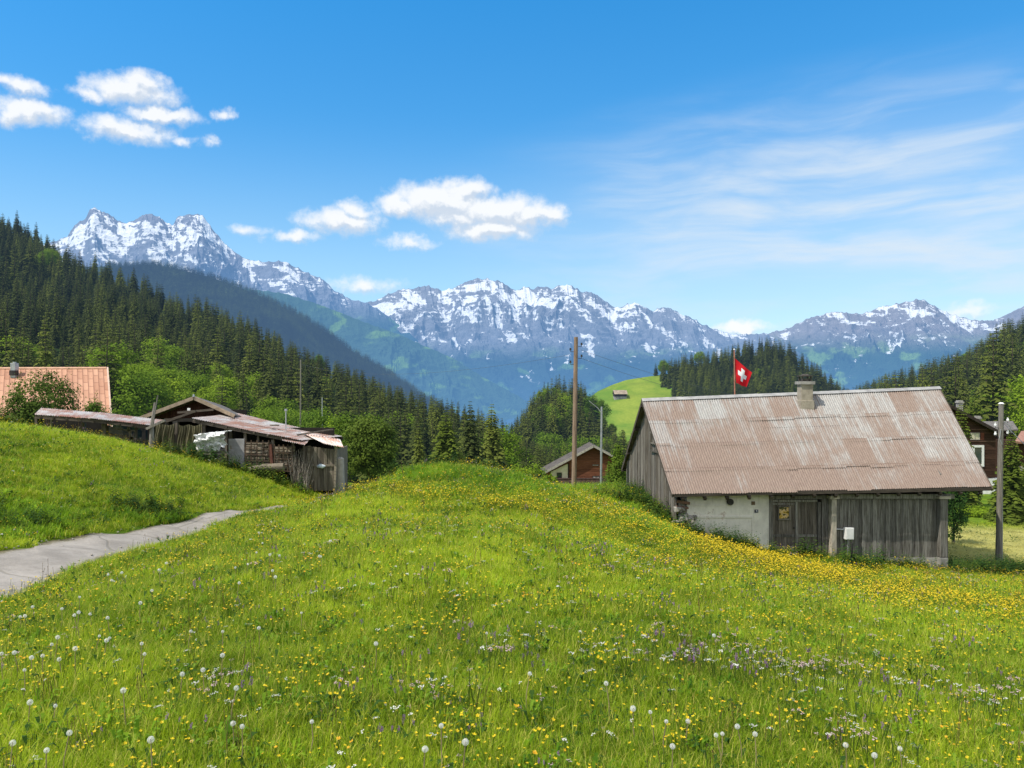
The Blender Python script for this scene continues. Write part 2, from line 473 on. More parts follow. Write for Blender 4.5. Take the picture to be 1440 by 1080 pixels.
def meadow_mat(nt):
    p = nt.pos()
    big = nt.noise(p, 0.22, 4, 0.6); sm = nt.noise(p, 4.0, 6, 0.7); fine = nt.noise(p, 26, 4, 0.7)
    c = nt.mix(nt.step(big, 0.35, 0.68), (0.09, 0.17, 0.010), (0.19, 0.28, 0.018))
    c = nt.mix(nt.step(sm, 0.3, 0.75), nt.mix(0.45, c, (0.02, 0.045, 0.006)), c)
    c = nt.mix(nt.step(fine, 0.62, 0.85, 0, 0.6), c, (0.2, 0.22, 0.03))
    sp = nt.new("ShaderNodeSeparateXYZ"); nt.l.new(p, sp.inputs[0])
    s = nt.math('MULTIPLY', nt.math('MULTIPLY', nt.step(sp.outputs[0], 15.5, 16.5), nt.step(sp.outputs[1], 30.0, 31.5)), nt.step(sp.outputs[1], 46, 42))
    c = nt.mix(nt.math('MULTIPLY', s, .85), c, (.46, .42, .15))
    return dict(color=c, rough=0.95, spec=0.1, normal=nt.bump(fine, 0.9, 0.05))
M_MEADOW = make_mat("meadow_ground", meadow_mat)
ys = np.concatenate([np.arange(-14, 2, 1.0), np.arange(2, 34, 0.3), np.arange(34, 60, 0.8), np.arange(60, 141, 2.5)])
xs = np.concatenate([np.arange(-150, -40, 6), np.arange(-40, -18, 1.0), np.arange(-18, 20, 0.3), np.arange(20, 44, 1.0), np.arange(44, 156, 6)])
GX, GY = np.meshgrid(xs, ys)
GZ = ground(GX, GY) + 0.035 * fbm(GX * 0.9, GY * 0.9, 3, 3) * (GY < 60)
PATHMASK = in_path(GX, GY)
GZ = GZ - 0.05 * PATHMASK
meadow = grid_mesh("meadow", GX, GY, GZ, M_MEADOW); tag(meadow, "green flowering meadow sloping down to the barn", "meadow", kind="structure")

# path sheet
def path_mat(nt):
    p = nt.pos()
    n = nt.noise(p, 1.3, 7, 0.7); f = nt.noise(p, 22, 5, 0.75)
    c = nt.mix(nt.step(n, 0.32, 0.68), (0.235, 0.215, 0.19), (0.36, 0.33, 0.295))
    c = nt.mix(nt.step(f, 0.45, 0.8, 0, 0.5), c, (0.17, 0.15, 0.13))
    # cracks and slab joints
    vor = nt.new("ShaderNodeTexVoronoi", feature='DISTANCE_TO_EDGE'); nt.set(vor.inputs["Vector"], nt.vmath('ADD', p, nt.vmath('MULTIPLY', nt.new("ShaderNodeTexNoise").outputs["Color"], (0.9, 0.9, 0.9)))); vor.inputs["Scale"].default_value = 0.5
    cr = nt.step(vor.outputs["Distance"], 0.004, 0.018)
    c = nt.mix(nt.math("MULTIPLY_ADD", cr, .4, .6), (0.12, 0.11, 0.08), c)
    e = nt.attr("edge"); en = nt.math('ADD', e, nt.math('MULTIPLY', nt.math('SUBTRACT', f, 0.5), 0.5))
    en = nt.math('ADD', en, nt.math('MULTIPLY', nt.math('SUBTRACT', n, 0.5), 0.5))
    c = nt.mix(nt.step(en, 0.72, 1.0), c, (0.13, 0.115, 0.06))
    return dict(color=c, rough=0.92, spec=0.2, normal=nt.bump(nt.math('ADD', f, nt.math('MULTIPLY', cr, 0.6)), 0.5, 0.02))
M_PATH = make_mat("worn_path", path_mat)
t = np.linspace(-0.02, 1.02, 17)[None, :]
PX_ = PLd[:, 0:1] * (1 - t) + PRd[:, 0:1] * t; PY_ = PLd[:, 1:2] * (1 - t) + PRd[:, 1:2] * t
wob = 0.10 * fbm(PX_ * 0.8, PY_ * 0.8, 3, 9); PX_ = PX_ + wob * np.abs(t * 2 - 1)
PZ_ = ground(PX_, PY_) + 0.035 * fbm(PX_ * 0.9, PY_ * 0.9, 3, 3) + 0.02 * (1 - (2 * t - 1) ** 2) - 0.02 * np.abs(2 * t - 1) ** 4
path = grid_mesh("path", PX_, PY_, PZ_, M_PATH, {"edge": np.abs(2 * t - 1) * np.ones_like(PX_)})
tag(path, "worn grey concrete farm path curving past the bank", "path", kind="structure")

# far valley floor out to the horizon
M_VALLEY = make_mat("valley_ground", lambda nt: dict(color=nt.mix(nt.step(nt.noise(nt.pos(), 0.004, 6, 0.6), 0.4, 0.6), (0.03, 0.06, 0.02), (0.07, 0.13, 0.03)), rough=0.95), haze=9000)
r_ = np.array([120, 160, 220, 320, 500, 900, 1800, 4000, 9000, 20000, 45000.])[:, None]; th = np.linspace(-math.pi, math.pi, 97)[None, :]
VX = r_ * np.sin(th); VY = r_ * np.cos(th)
VZ = np.interp(r_, [120, 160, 320, 900, 4000, 45000], [-28, -32, -50, -160, -420, -600]) * np.ones_like(th)
valley = grid_mesh("valley", VX, VY, VZ, M_VALLEY); tag(valley, "valley floor below the meadow", "valley", kind="structure")

# ================================================================== hills: lofted between a foot line and a crest line
class Hill:
    def __init__(s, x0, x1, crest, crestY, foot, footY, bulge=0.12, seed=1, rough=0.0):
        s.x0, s.x1 = x0, x1; s.crest, s.crestY, s.foot, s.footY = crest, crestY, foot, footY
        s.bulge, s.seed, s.rough = bulge, seed, rough
    def at(s, px, v):
        px = np.asarray(px, float); v = np.asarray(v, float)
        yc, yf = curve(s.crestY, px), curve(s.footY, px)
        Y = yf + (yc - yf) * v
        vc = np.clip(v, 0, 1)
        py = curve(s.foot, px) + (curve(s.crest, px) - curve(s.foot, px)) * (vc + s.bulge * np.sin(np.pi * vc))
        X = (px - 720) / F * Y
        Z = (540 - py) / F * Y
        Z = Z - np.maximum(v - 1, 0) * (yc - yf) * 0.6
        fq = 0.01 if s.rough < 60 else 0.0034
        Z = Z + s.rough * fbm(X * fq, Y * fq * .6, 5, s.seed) * np.sin(np.pi * vc)
        return X, Y, Z
    def build(s, name, mat, label, nu=200, nv=70):
        U, V = np.meshgrid(np.linspace(s.x0, s.x1, nu), np.linspace(0, 1.35, nv))
        o = grid_mesh(name, *s.at(U, V), mat)
        return tag(o, label, "hill", kind="structure")

def hill_mat(nt):
    p = nt.pos(); n = nt.noise(p, 0.02, 5, 0.6); f = nt.noise(p, 0.25, 5, 0.7)
    c = nt.mix(nt.step(n, 0.35, 0.65), (0.012, 0.025, 0.007), (0.022, 0.045, 0.01))
    return dict(color=nt.mix(nt.step(f, 0.4, 0.8, 0, .4), c, (0.04, 0.065, 0.014)), rough=0.95, spec=0.05)
M_FHILL = make_mat("forest_floor", hill_mat, haze=9000)
def pasture_mat(nt):
    p = nt.pos(); n = nt.noise(p, 0.025, 6, 0.6); f = nt.noise(p, 0.5, 5, 0.7)
    c = nt.mix(nt.step(n, 0.38, 0.62), (0.10, 0.19, 0.022), (0.22, 0.28, 0.04)); w = nt.noise(nt.scale(p, (.3, 1, 3)), 0.08, 4, .6); c = nt.mix(nt.step(w, .5, .7, 0, .5), c, (.12, .17, .03))
    return dict(color=nt.mix(nt.step(f, 0.3, 0.8, 0, .5), c, (0.08, 0.15, 0.02)), rough=0.95, spec=0.05)
M_PASTURE = make_mat("pasture", pasture_mat, haze=9000)

left_hill = Hill(-520, 790, [(-520, 200), (-100, 292), (0, 318), (50, 345), (100, 378), (150, 398), (200, 420), (250, 445), (300, 462), (350, 482), (400, 508), (450, 530), (500, 548), (550, 573), (600, 590), (650, 606), (700, 640), (790, 705)],
                 [(-520, 620), (0, 600), (300, 480), (500, 340), (650, 235), (790, 190)],
                 [(-520, 560), (0, 600), (300, 640), (500, 690), (650, 712), (790, 745)],
                 [(-520, 130), (0, 128), (400, 122), (650, 130), (790, 135)], 0.10, 3, 10)
left_hill.build("wooded_hillside", M_FHILL, "steep wooded hillside behind the sheds")
knoll = Hill(600, 1010, [(600, 690), (690, 625), (715, 610), (740, 592), (762, 572), (790, 562), (820, 566), (840, 592), (905, 640), (1010, 700)], [(690, 400), (905, 400)],
             [(690, 680), (905, 690)], [(690, 270), (905, 270)], 0.1, 5, 3)
knoll.build("wooded_knoll", M_FHILL, "small wooded knoll in the valley", 60, 40)
green_hill = Hill(790, 1330, [(790, 600), (820, 566), (840, 549), (860, 540), (880, 533), (905, 529), (940, 524), (1000, 512), (1040, 502), (1075, 497), (1110, 506), (1150, 535), (1190, 565), (1250, 600), (1330, 640)],
                  [(790, 640), (1330, 640)], [(790, 650), (1330, 680)], [(790, 430), (1330, 430)], 0.0, 7, 6)
green_hill.build("green_hill", M_PASTURE, "bright green pasture hill with a hut", 160, 60)
right_hill = Hill(1130, 1900, [(1130, 590), (1190, 572), (1250, 555), (1300, 541), (1350, 523), (1400, 494), (1440, 474), (1600, 420), (1900, 330)],
                  [(1130, 640), (1440, 470), (1900, 480)], [(1130, 700), (1440, 672), (1900, 650)], [(1130, 130), (1440, 118), (1900, 118)], 0.1, 9, 8)
right_hill.build("wooded_slope", M_FHILL, "wooded slope behind the dark chalet")

# ================================================================== mountains
def mountain(name, label, x0, x1, sky_pts, crestY, footY, foot_py, seed, nu, nv, jag, snow_py, rock, low, snow_amt=1.0, fs=1.0, green=(0.10, 0.2, 0.05), hz=(0.30, 0.66), ramp_noise=0.22, snow_off=0.0):
    U, V = np.meshgrid(np.linspace(x0, x1, nu), np.concatenate([np.linspace(0, 1, nv), [1.08, 1.3]]))
    vc = np.clip(V, 0, 1)
    cy = curve(sky_pts, U)
    Y = footY + (crestY - footY) * V
    prof = vc ** 0.85
    py = foot_py + (cy - foot_py) * prof
    X = (U - 720) / F * Y
    Z = (540 - py) / F * Y - np.maximum(V - 1, 0) * (crestY - footY) * 0.8
    H = crestY / F
    W = 62 * fs * H                                   # width of a main spur, metres
    wx = fbm(X / (W * 2.2), Y / (W * 3.5), 3, seed + 40) * 0.7; wy = fbm(X / (W * 2.2) + 50, Y / (W * 3), 3, seed + 50) * 0.7
    sp = ridged(X / W + wx + Y / W * 0.25, Y / (W * 2.6) + wy, 6, seed, 0.48)          # spurs and gullies
    sp2 = ridged(X / (W * 0.3) + wx * 2, Y / (W * 0.34) + wy * 2, 4, seed + 9, 0.5)
    env = np.sin(np.pi * np.clip(vc, 0, 1) ** 1.3) ** 0.8 * (V <= 1)
    fold = fbm(X / (W * 1.6) + 7, Y / (W * 1.3), 4, seed + 60, 0.5)
    Z = Z + W * (env * 0.24 * (sp - 1.0) + env * 0.05 * (sp2 - 0.9) + env * 0.30 * fold)
    Z = Z + W * 0.018 * env * np.sin((Z / W + 0.6 * fold + X / W * 0.15) * 26)      # rock strata
    cr = sstep(0.80, 1.0, vc) * (V <= 1.01)
    Z = Z + H * jag * cr * (ridged(U / 14.0 + V * 3, V * 4, 4, seed + 3) - 1.2)
    ppy = 540 - F * Z / Y
    # snow: gathers in hollows and ledges above the snow line
    lap = np.zeros_like(Z); lap[1:-1, 1:-1] = (Z[1:-1, 2:] + Z[1:-1, :-2] + Z[2:, 1:-1] + Z[:-2, 1:-1] - 4 * Z[1:-1, 1:-1])
    lap = lap / (np.std(lap) + 1e-9)
    gxz = np.gradient(Z, axis=1) / np.maximum(np.gradient(X, axis=1), 1e-6)
    alt = (snow_py - ppy) / 55.0
    sn = 0.02 + snow_off + 0.42 * np.clip(alt, -2, 1.1) + 0.25 * np.clip(lap, -2, 2) - 0.22 * np.abs(gxz) + 0.75 * fbm(U / 30.0 + V * 5 + wx, V * 13 + U / 80.0, 5, seed + 21, 0.6) + 0.35 * fbm(U / 9.0 - V * 14, V * 20 + U / 20.0, 4, seed + 23)
    sn = sn * snow_amt - (1 - snow_amt)
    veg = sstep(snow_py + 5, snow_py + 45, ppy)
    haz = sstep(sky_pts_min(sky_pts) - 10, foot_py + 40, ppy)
    gp = fbm(U / 45.0, ppy / 22.0, 5, seed + 31)
    def b(nt):
        p = nt.pos(); n = nt.noise(p, 0.006, 9, 0.72); n2 = nt.noise(nt.scale(p, (1, 1, 3.5)), 0.012, 7, 0.75)
        c = nt.mix(nt.step(n, 0.3, 0.7), tuple(k * 0.7 for k in rock), rock)
        c = nt.mix(nt.step(n2, 0.5, 0.75, 0, 0.5), c, tuple(k * 1.35 for k in rock))
        g = nt.mix(nt.step(nt.math('ADD', nt.attr("patch"), nt.math('MULTIPLY', n, 0.5)), 0.45, 0.8), low, green)
        g = nt.mix(nt.step(n2, 0.55, 0.8, 0, .5), g, rock)
        c = nt.mix(nt.attr("veg"), c, g)
        n3 = nt.noise(nt.scale(p, (1, .6, 2.2)), 0.034, 7, 0.8, 0.6); dg = nt.new("ShaderNodeMapping"); nt.l.new(p, dg.inputs[0]); dg.inputs["Rotation"].default_value = (0, math.radians(38), 0); dg.inputs["Scale"].default_value = (.35, .5, 2.6)
        n4 = nt.noise(dg.outputs[0], 0.007, 6, 0.7, 0.8)
        s1 = nt.math('ADD', nt.attr("snow"), nt.math('MULTIPLY', nt.math('SUBTRACT', n2, 0.5), 1.0))
        s1 = nt.math('ADD', s1, nt.math('ADD', nt.math('MULTIPLY', nt.math('SUBTRACT', n3, 0.5), 1.5), nt.math('MULTIPLY', nt.math('SUBTRACT', n4, 0.5), 2.0)))
        c = nt.mix(nt.step(s1, ramp_noise, ramp_noise + 0.16), c, (0.86, 0.88, 0.9))
        return dict(color=c, rough=0.9, spec=0.1, normal=nt.bump(n, 1.0, 45.0 * fs))
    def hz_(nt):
        return nt.math('MULTIPLY_ADD', nt.attr("haz"), hz[1] - hz[0], hz[0]), (0.16, 0.40, 0.80), 0.92  # painted haze: blue glow, stronger towards the mountain foot
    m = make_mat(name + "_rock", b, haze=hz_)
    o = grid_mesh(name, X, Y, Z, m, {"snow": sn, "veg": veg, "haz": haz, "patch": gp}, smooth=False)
    return tag(o, label, "mountain", kind="structure")
def sky_pts_min(pts): return min(p[1] for p in pts)

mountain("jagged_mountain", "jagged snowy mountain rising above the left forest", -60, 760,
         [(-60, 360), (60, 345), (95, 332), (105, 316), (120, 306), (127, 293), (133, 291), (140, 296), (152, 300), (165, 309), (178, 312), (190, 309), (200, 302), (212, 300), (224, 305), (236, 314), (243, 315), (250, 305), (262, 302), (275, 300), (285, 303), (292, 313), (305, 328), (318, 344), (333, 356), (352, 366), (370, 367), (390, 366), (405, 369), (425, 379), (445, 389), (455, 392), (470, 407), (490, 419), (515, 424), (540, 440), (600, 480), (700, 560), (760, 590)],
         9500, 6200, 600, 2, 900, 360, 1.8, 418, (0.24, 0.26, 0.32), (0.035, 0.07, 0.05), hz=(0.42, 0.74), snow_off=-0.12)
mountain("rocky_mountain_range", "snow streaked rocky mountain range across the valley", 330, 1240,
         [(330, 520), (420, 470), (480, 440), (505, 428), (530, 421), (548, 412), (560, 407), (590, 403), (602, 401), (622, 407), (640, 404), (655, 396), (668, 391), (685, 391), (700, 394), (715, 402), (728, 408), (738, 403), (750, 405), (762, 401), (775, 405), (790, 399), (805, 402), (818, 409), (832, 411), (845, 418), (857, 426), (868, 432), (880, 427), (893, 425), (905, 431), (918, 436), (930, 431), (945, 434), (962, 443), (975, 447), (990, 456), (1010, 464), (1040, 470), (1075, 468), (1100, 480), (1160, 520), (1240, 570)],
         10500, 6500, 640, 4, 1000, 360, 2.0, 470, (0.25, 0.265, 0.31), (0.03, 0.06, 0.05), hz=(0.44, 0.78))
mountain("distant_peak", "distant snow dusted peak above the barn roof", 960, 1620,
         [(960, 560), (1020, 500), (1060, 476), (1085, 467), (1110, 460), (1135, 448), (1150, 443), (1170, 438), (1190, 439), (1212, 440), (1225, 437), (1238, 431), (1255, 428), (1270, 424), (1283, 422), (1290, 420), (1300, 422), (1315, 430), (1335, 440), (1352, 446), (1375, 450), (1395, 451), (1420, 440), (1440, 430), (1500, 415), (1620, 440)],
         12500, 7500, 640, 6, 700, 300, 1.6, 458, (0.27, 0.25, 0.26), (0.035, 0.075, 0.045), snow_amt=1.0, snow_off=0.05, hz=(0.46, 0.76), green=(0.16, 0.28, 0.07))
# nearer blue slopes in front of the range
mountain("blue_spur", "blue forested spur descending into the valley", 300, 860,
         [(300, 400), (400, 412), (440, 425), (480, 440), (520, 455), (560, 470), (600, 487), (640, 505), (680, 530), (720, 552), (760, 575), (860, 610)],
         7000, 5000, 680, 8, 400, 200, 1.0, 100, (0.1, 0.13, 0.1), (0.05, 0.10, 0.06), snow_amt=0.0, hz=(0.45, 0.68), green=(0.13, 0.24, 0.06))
# dark forested ridge at the left
ridge = Hill(60, 700, [(60, 375), (190, 372), (215, 370), (250, 376), (300, 389), (340, 403), (380, 420), (420, 441), (460, 466), (500, 495), (550, 525), (600, 560), (700, 610)],
             [(60, 2600), (700, 2600)], [(60, 640), (700, 700)], [(60, 1500), (700, 1500)], 0.05, 12, 95)
def ridge_hz(nt):
    return 0.46, (0.16, 0.31, 0.56), 0.80  # even blue glow painted over the ridge as haze
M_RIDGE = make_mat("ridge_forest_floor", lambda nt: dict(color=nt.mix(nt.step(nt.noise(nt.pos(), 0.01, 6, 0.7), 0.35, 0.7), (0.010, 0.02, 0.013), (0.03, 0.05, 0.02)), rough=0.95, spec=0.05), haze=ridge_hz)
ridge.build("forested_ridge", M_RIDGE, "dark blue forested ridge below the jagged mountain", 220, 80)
# ================================================================== vegetation materials
def leaf_mat(name, dark, light, tip=None, haze=9000, rspread=0.35, transl=0.25, patch=0.02, yellow=None):
    def b(nt):
        r = nt.rand(); a = nt.attr("rnd")
        n = nt.noise(nt.pos(), patch, 3, 0.6)
        k = nt.math('ADD', nt.math('MULTIPLY', a, 0.5), nt.math('MULTIPLY', nt.math('SUBTRACT', r, .15), rspread))
        k = nt.math('ADD', k, nt.math('MULTIPLY', nt.math('SUBTRACT', n, 0.5), 1.1), clamp=True)
        c = nt.mix(k, dark, light)
        if yellow: c = nt.mix(nt.step(nt.math('ADD', r, nt.math('MULTIPLY', n, 0.6)), 0.95, 1.3, 0, 0.8), c, yellow)
        return dict(color=c, rough=0.75, spec=0.12)
    return make_mat(name, b, haze, transl)
M_SPRUCE = leaf_mat("spruce_needles", (0.016, 0.030, 0.009), (0.11, 0.135, 0.022), rspread=0.75, transl=0.2, yellow=(0.14, 0.17, 0.025))
M_SPRUCE_N = leaf_mat("young_spruce_needles", (0.05, 0.085, 0.010), (0.22, 0.27, 0.03), transl=0.3, rspread=0.2)
M_LEAF = leaf_mat("spring_leaves", (0.05, 0.12, 0.008), (0.27, 0.38, 0.020), transl=0.35, rspread=0.5)
M_LEAF_Y = leaf_mat("lime_leaves", (0.06, 0.12, 0.01), (0.18, 0.26, 0.022), transl=0.35)
M_BUSH = leaf_mat("bush_leaves", (0.035, 0.075, 0.010), (0.17, 0.235, 0.026), transl=0.3, patch=0.4)
M_WEED = leaf_mat("weed_leaves", (0.02, 0.06, 0.010), (0.07, 0.14, 0.018), transl=0.3, patch=0.6)
M_BARK = vary("bark", (0.05, 0.038, 0.028), (0.11, 0.085, 0.065), 6, 0.95, (1, 1, 0.2), haze=9000)
M_BARK_G = vary("grey_bark", (0.09, 0.08, 0.07), (0.2, 0.18, 0.15), 6, 0.95, (1, 1, 0.3))

def conifer_crown(seed, h=1.0, w=0.17, whorls=26, per=8, dens=5, lowest=0.08, droop=0.25, narrow=1.0):
    """unit-height crown, many small drooping sprays"""
    R = random.Random(seed); mb = MB()
    for i in range(whorls):
        t = (i + R.uniform(-.3, .3)) / whorls
        z = lowest + (1 - lowest) * t
        L0 = w * (1 - t) ** 0.75 * (1 - 0.25 * math.exp(-t * 9)) * narrow + 0.010
        nb = max(4, int(per * (1 - 0.45 * t)))
        for j in range(nb):
            a = 2 * math.pi * (j + R.random() * .8) / nb + i * 1.7
            L = L0 * R.uniform(0.62, 1.18)
            d = Vector((math.cos(a), math.sin(a), 0)); s = Vector((-d.y, d.x, 0))
            up = 0.25 - 0.6 * (1 - t) * R.uniform(.5, 1.2)
            base = Vector((0, 0, z)); col = R.random()
            n = max(2, int(dens * (0.4 + 0.6 * (1 - t))))
            for k in range(n):
                f = (k + 0.6) / n
                p = base + d * (L * f) + Vector((0, 0, L * (up * f - droop * f * f)))
                q = base + d * (L * min(1.12, f + 0.5)) + Vector((0, 0, L * (up * (f + .4) - droop * (f + .4) ** 2)))
                ww = L * 0.36 * (1.2 - f) + 0.006
                for sg in (-1, 1):
                    tip = q * 0.55 + p * 0.45 + s * (sg * ww * R.uniform(.7, 1.3)) + Vector((0, 0, -ww * R.uniform(.3, 1.0)))
                    mb.poly([p, q + Vector((0, 0, R.uniform(-.2, .2) * ww)), tip], col * 0.5 + 0.5 * f * R.uniform(.6, 1))
    return mb

def conifer_trunk(r=0.012):
    mb = MB(); mb.tube([(0, 0, -0.03), (0, 0, 0.3), (0.002, 0, 0.7), (0, 0, 0.97)], [r, r * .8, r * .4, r * .1], 6); return mb

def blob_crown(seed, ell, n_cl=50, n_leaf=60, leaf=0.07, cl=0.25, flat=0.8, bottom=0.2):
    """leaf clumps on the shell and inside of a few overlapping ellipsoids ell: [(x,y,z,rx,ry,rz)]; returns mb, clump centres"""
    R = random.Random(seed); mb = MB(); cs = []
    vol = [e[3] * e[4] * e[5] for e in ell]
    for i in range(n_cl):
        e = R.choices(ell, [v ** 0.75 for v in vol])[0]
        while True:
            d = Vector((R.gauss(0, 1), R.gauss(0, 1), R.gauss(0, 1))).normalized()
            if d.z > -0.75: break
        rr = R.uniform(0.55, 1.0) ** 0.6
        c = Vector((e[0] + d.x * e[3] * rr, e[1] + d.y * e[4] * rr, e[2] + d.z * e[5] * rr))
        cs.append(c); col = R.random(); cr = cl * R.uniform(.6, 1.3)
        for k in range(n_leaf):
            o = Vector((R.gauss(0, 1), R.gauss(0, 1), R.gauss(0, 1) * flat))
            o = o.normalized() * (R.random() ** 0.5) * cr
            p = c + o
            nrm = (o.normalized() * 0.7 + d * 0.5 + Vector((R.uniform(-1, 1), R.uniform(-1, 1), R.uniform(-.2, 1.2))) * 0.8).normalized()
            s = nrm.cross(Vector((R.uniform(-1, 1), R.uniform(-1, 1), R.uniform(-1, 1)))).normalized(); t = nrm.cross(s)
            z = leaf * R.uniform(.6, 1.3)
            mb.poly([p - s * z * .5, p - t * z * .32, p + s * z * .6, p + t * z * .32], min(1, max(0, col * 0.6 + 0.4 * R.random())))
    return mb, cs

def limb_trunk(cs, seed, h0, r, n=12, base=(0, 0, -0.1)):
    R = random.Random(seed); mb = MB(); top = Vector((0, 0, h0 * 1.7))
    mb.tube([base, (R.uniform(-.02, .02) * h0, 0, h0 * .5), (0, 0, h0), top], [r * 1.25, r, r * .85, r * .35], 7)
    for c in R.sample(cs, min(n, len(cs))):
        a = Vector((0, 0, h0 * R.uniform(.55, 1.4))); m = a.lerp(c, .5) + Vector((0, 0, -0.05 * (c - a).length))
        mb.tube([a, m, c], [r * .4, r * .25, r * .08], 5)
    return mb

# prototypes ------------------------------------------------------------
SPR = []   # (crown mesh, trunk mesh) of unit height
for k, (w, nw, dens, dr) in enumerate(((.165, 27, 5, .25), (.14, 30, 5, .35), (.19, 25, 5, .2), (.125, 30, 4, .4), (.155, 24, 5, .15))):
    SPR.append((conifer_crown(100 + k, w=w, whorls=nw, per=9, dens=dens, droop=dr).mesh("spruce_crown", M_SPRUCE), conifer_trunk().mesh("spruce_trunk", M_BARK)))
DEC = []
for k, ell in enumerate(([(0, 0, .62, .33, .33, .34)], [(0, 0, .55, .34, .32, .28), (.05, 0, .75, .22, .22, .22)], [(-.12, 0, .5, .26, .26, .24), (.14, .05, .6, .25, .25, .28), (0, 0, .75, .2, .2, .2)])):
    mb, cs = blob_crown(200 + k, ell, 90, 70, 0.03, 0.11, bottom=.2)
    DEC.append((mb.mesh("broadleaf_crown", M_LEAF), limb_trunk(cs, k, .28, .02, 8).mesh("broadleaf_trunk", M_BARK)))

def tree(kind, proto, pos, h, rz, label, group, wx=1.0, mat=None, cat="tree", parts=("crown", "trunk")):
    r = bpy.data.objects.new(kind, None); COL.objects.link(r); r.empty_display_size = 0.3
    r.location = pos; r.rotation_euler = (random.uniform(-.03, .03), random.uniform(-.03, .03), rz); r.scale = (h * wx, h * wx, h)
    tag(r, label, cat, group)
    for nm, me in zip(parts, proto):
        o = bpy.data.objects.new(nm, me); COL.objects.link(o); o.parent = r
        if mat and nm == "crown":
            o.material_slots[0].link = 'OBJECT'; o.material_slots[0].material = mat
    return r

# joined low-cost variants for the masses
def join_mesh(name, parts):
    """parts: [(mesh, mat)] -> one mesh"""
    vs = []; fs = []; mi = []; rn = []; mats = []
    for me, m in parts:
        base = len(vs); vs.extend([tuple(v.co) for v in me.vertices]); mats.append(m)
        rd = [d.value for d in me.attributes["rnd"].data]
        for p, q in zip(me.polygons, rd): fs.append(tuple(base + i for i in p.vertices)); mi.append(len(mats) - 1); rn.append(q)
    me = bpy.data.meshes.new(name); me.from_pydata(vs, [], fs)
    for m in mats: me.materials.append(m)
    me.polygons.foreach_set("material_index", np.array(mi, dtype=np.int32))
    at = me.attributes.new("rnd", 'FLOAT', 'FACE'); at.data.foreach_set("value", np.array(rn, dtype=np.float32))
    me.update(); return me

_cc = 0
def scatter(name, pts, rot, scl, idx, meshes, label, parent=None, kind="stuff"):
    """one object that carries many copies of a few meshes (geometry nodes)"""
    global _cc; _cc += 1
    coll = bpy.data.collections.new("source_%s_%d" % (name, _cc))
    for k, me in enumerate(meshes):
        o = bpy.data.objects.new("%02d_%s_%d" % (k, name, _cc), me); coll.objects.link(o)
    me = bpy.data.meshes.new(name)
    n = len(pts); me.vertices.add(n); me.vertices.foreach_set("co", np.asarray(pts, dtype=np.float32).ravel())
    a = me.attributes.new("rot", 'FLOAT_VECTOR', 'POINT'); a.data.foreach_set("vector", np.asarray(rot, dtype=np.float32).ravel())
    scl = np.asarray(scl, dtype=np.float32)
    if scl.ndim == 1: scl = np.stack([scl] * 3, -1)
    a = me.attributes.new("scl", 'FLOAT_VECTOR', 'POINT'); a.data.foreach_set("vector", scl.ravel())
    a = me.attributes.new("pick", 'INT', 'POINT'); a.data.foreach_set("value", np.asarray(idx, dtype=np.int32))
    me.update()
    o = bpy.data.objects.new(name, me); COL.objects.link(o)
    ng = bpy.data.node_groups.new("scatter_%s" % name, 'GeometryNodeTree')
    ng.interface.new_socket("Geometry", in_out='INPUT', socket_type='NodeSocketGeometry')
    ng.interface.new_socket("Geometry", in_out='OUTPUT', socket_type='NodeSocketGeometry')
    gi = ng.nodes.new("NodeGroupInput"); go = ng.nodes.new("NodeGroupOutput")
    ci = ng.nodes.new("GeometryNodeCollectionInfo"); ci.inputs[0].default_value = coll
    ci.inputs["Separate Children"].default_value = True; ci.inputs["Reset Children"].default_value = True
    ip = ng.nodes.new("GeometryNodeInstanceOnPoints"); ip.inputs["Pick Instance"].default_value = True
    def na(nm, t):
        x = ng.nodes.new("GeometryNodeInputNamedAttribute"); x.data_type = t; x.inputs[0].default_value = nm
        return [s for s in x.outputs if s.enabled][0]
    L = ng.links.new
    L(gi.outputs[0], ip.inputs["Points"]); L(ci.outputs[0], ip.inputs["Instance"])
    L(na("pick", 'INT'), ip.inputs["Instance Index"]); L(na("scl", 'FLOAT_VECTOR'), ip.inputs["Scale"])
    er = ng.nodes.new("FunctionNodeEulerToRotation"); L(na("rot", 'FLOAT_VECTOR'), er.inputs[0]); L(er.outputs[0], ip.inputs["Rotation"])
    L(ip.outputs[0], go.inputs[0])
    md = o.modifiers.new("scatter", 'NODES'); md.node_group = ng
    if parent: o.parent = parent
    return tag(o, label, name.replace("_", " ") if parent is None else None, kind=kind)

MASS = [join_mesh("spruce", [(c, M_SPRUCE), (t, M_BARK)]) for c, t in SPR]
MASSD = [join_mesh("broadleaf", [(c, M_LEAF), (t, M_BARK)]) for c, t in DEC]

# ------------------------------------------------------------------ forests: positions
def poisson(pts, rad):
    """keep points at least rad apart (hash grid)"""
    keep = []; cell = {}
    for i, (x, y) in enumerate(pts):
        r = rad[i]; g = (int(x // 8), int(y // 8)); ok = True
        for a in (-1, 0, 1):
            for b in (-1, 0, 1):
                for j in cell.get((g[0] + a, g[1] + b), ()):
                    if (pts[j][0] - x) ** 2 + (pts[j][1] - y) ** 2 < (0.5 * (r + rad[j])) ** 2: ok = False; break
                if not ok: break
            if not ok: break
        if ok: keep.append(i); cell.setdefault(g, []).append(i)
    return keep

def hidden(px, pytop):
    """behind the barn roof or the crest as the photo shows it"""
    roof = 553 if 905 < px < 1325 else None
    if roof and pytop > roof: return True
    if 1325 <= px < 1390 and pytop > 545 + (px - 1320) * 1.9: return True
    crest = curve([(-100, 600), (0, 600), (215, 625), (480, 690), (520, 668), (600, 648), (680, 650), (800, 682), (900, 690), (1330, 790), (1440, 790)], px)
    return pytop > crest + 4

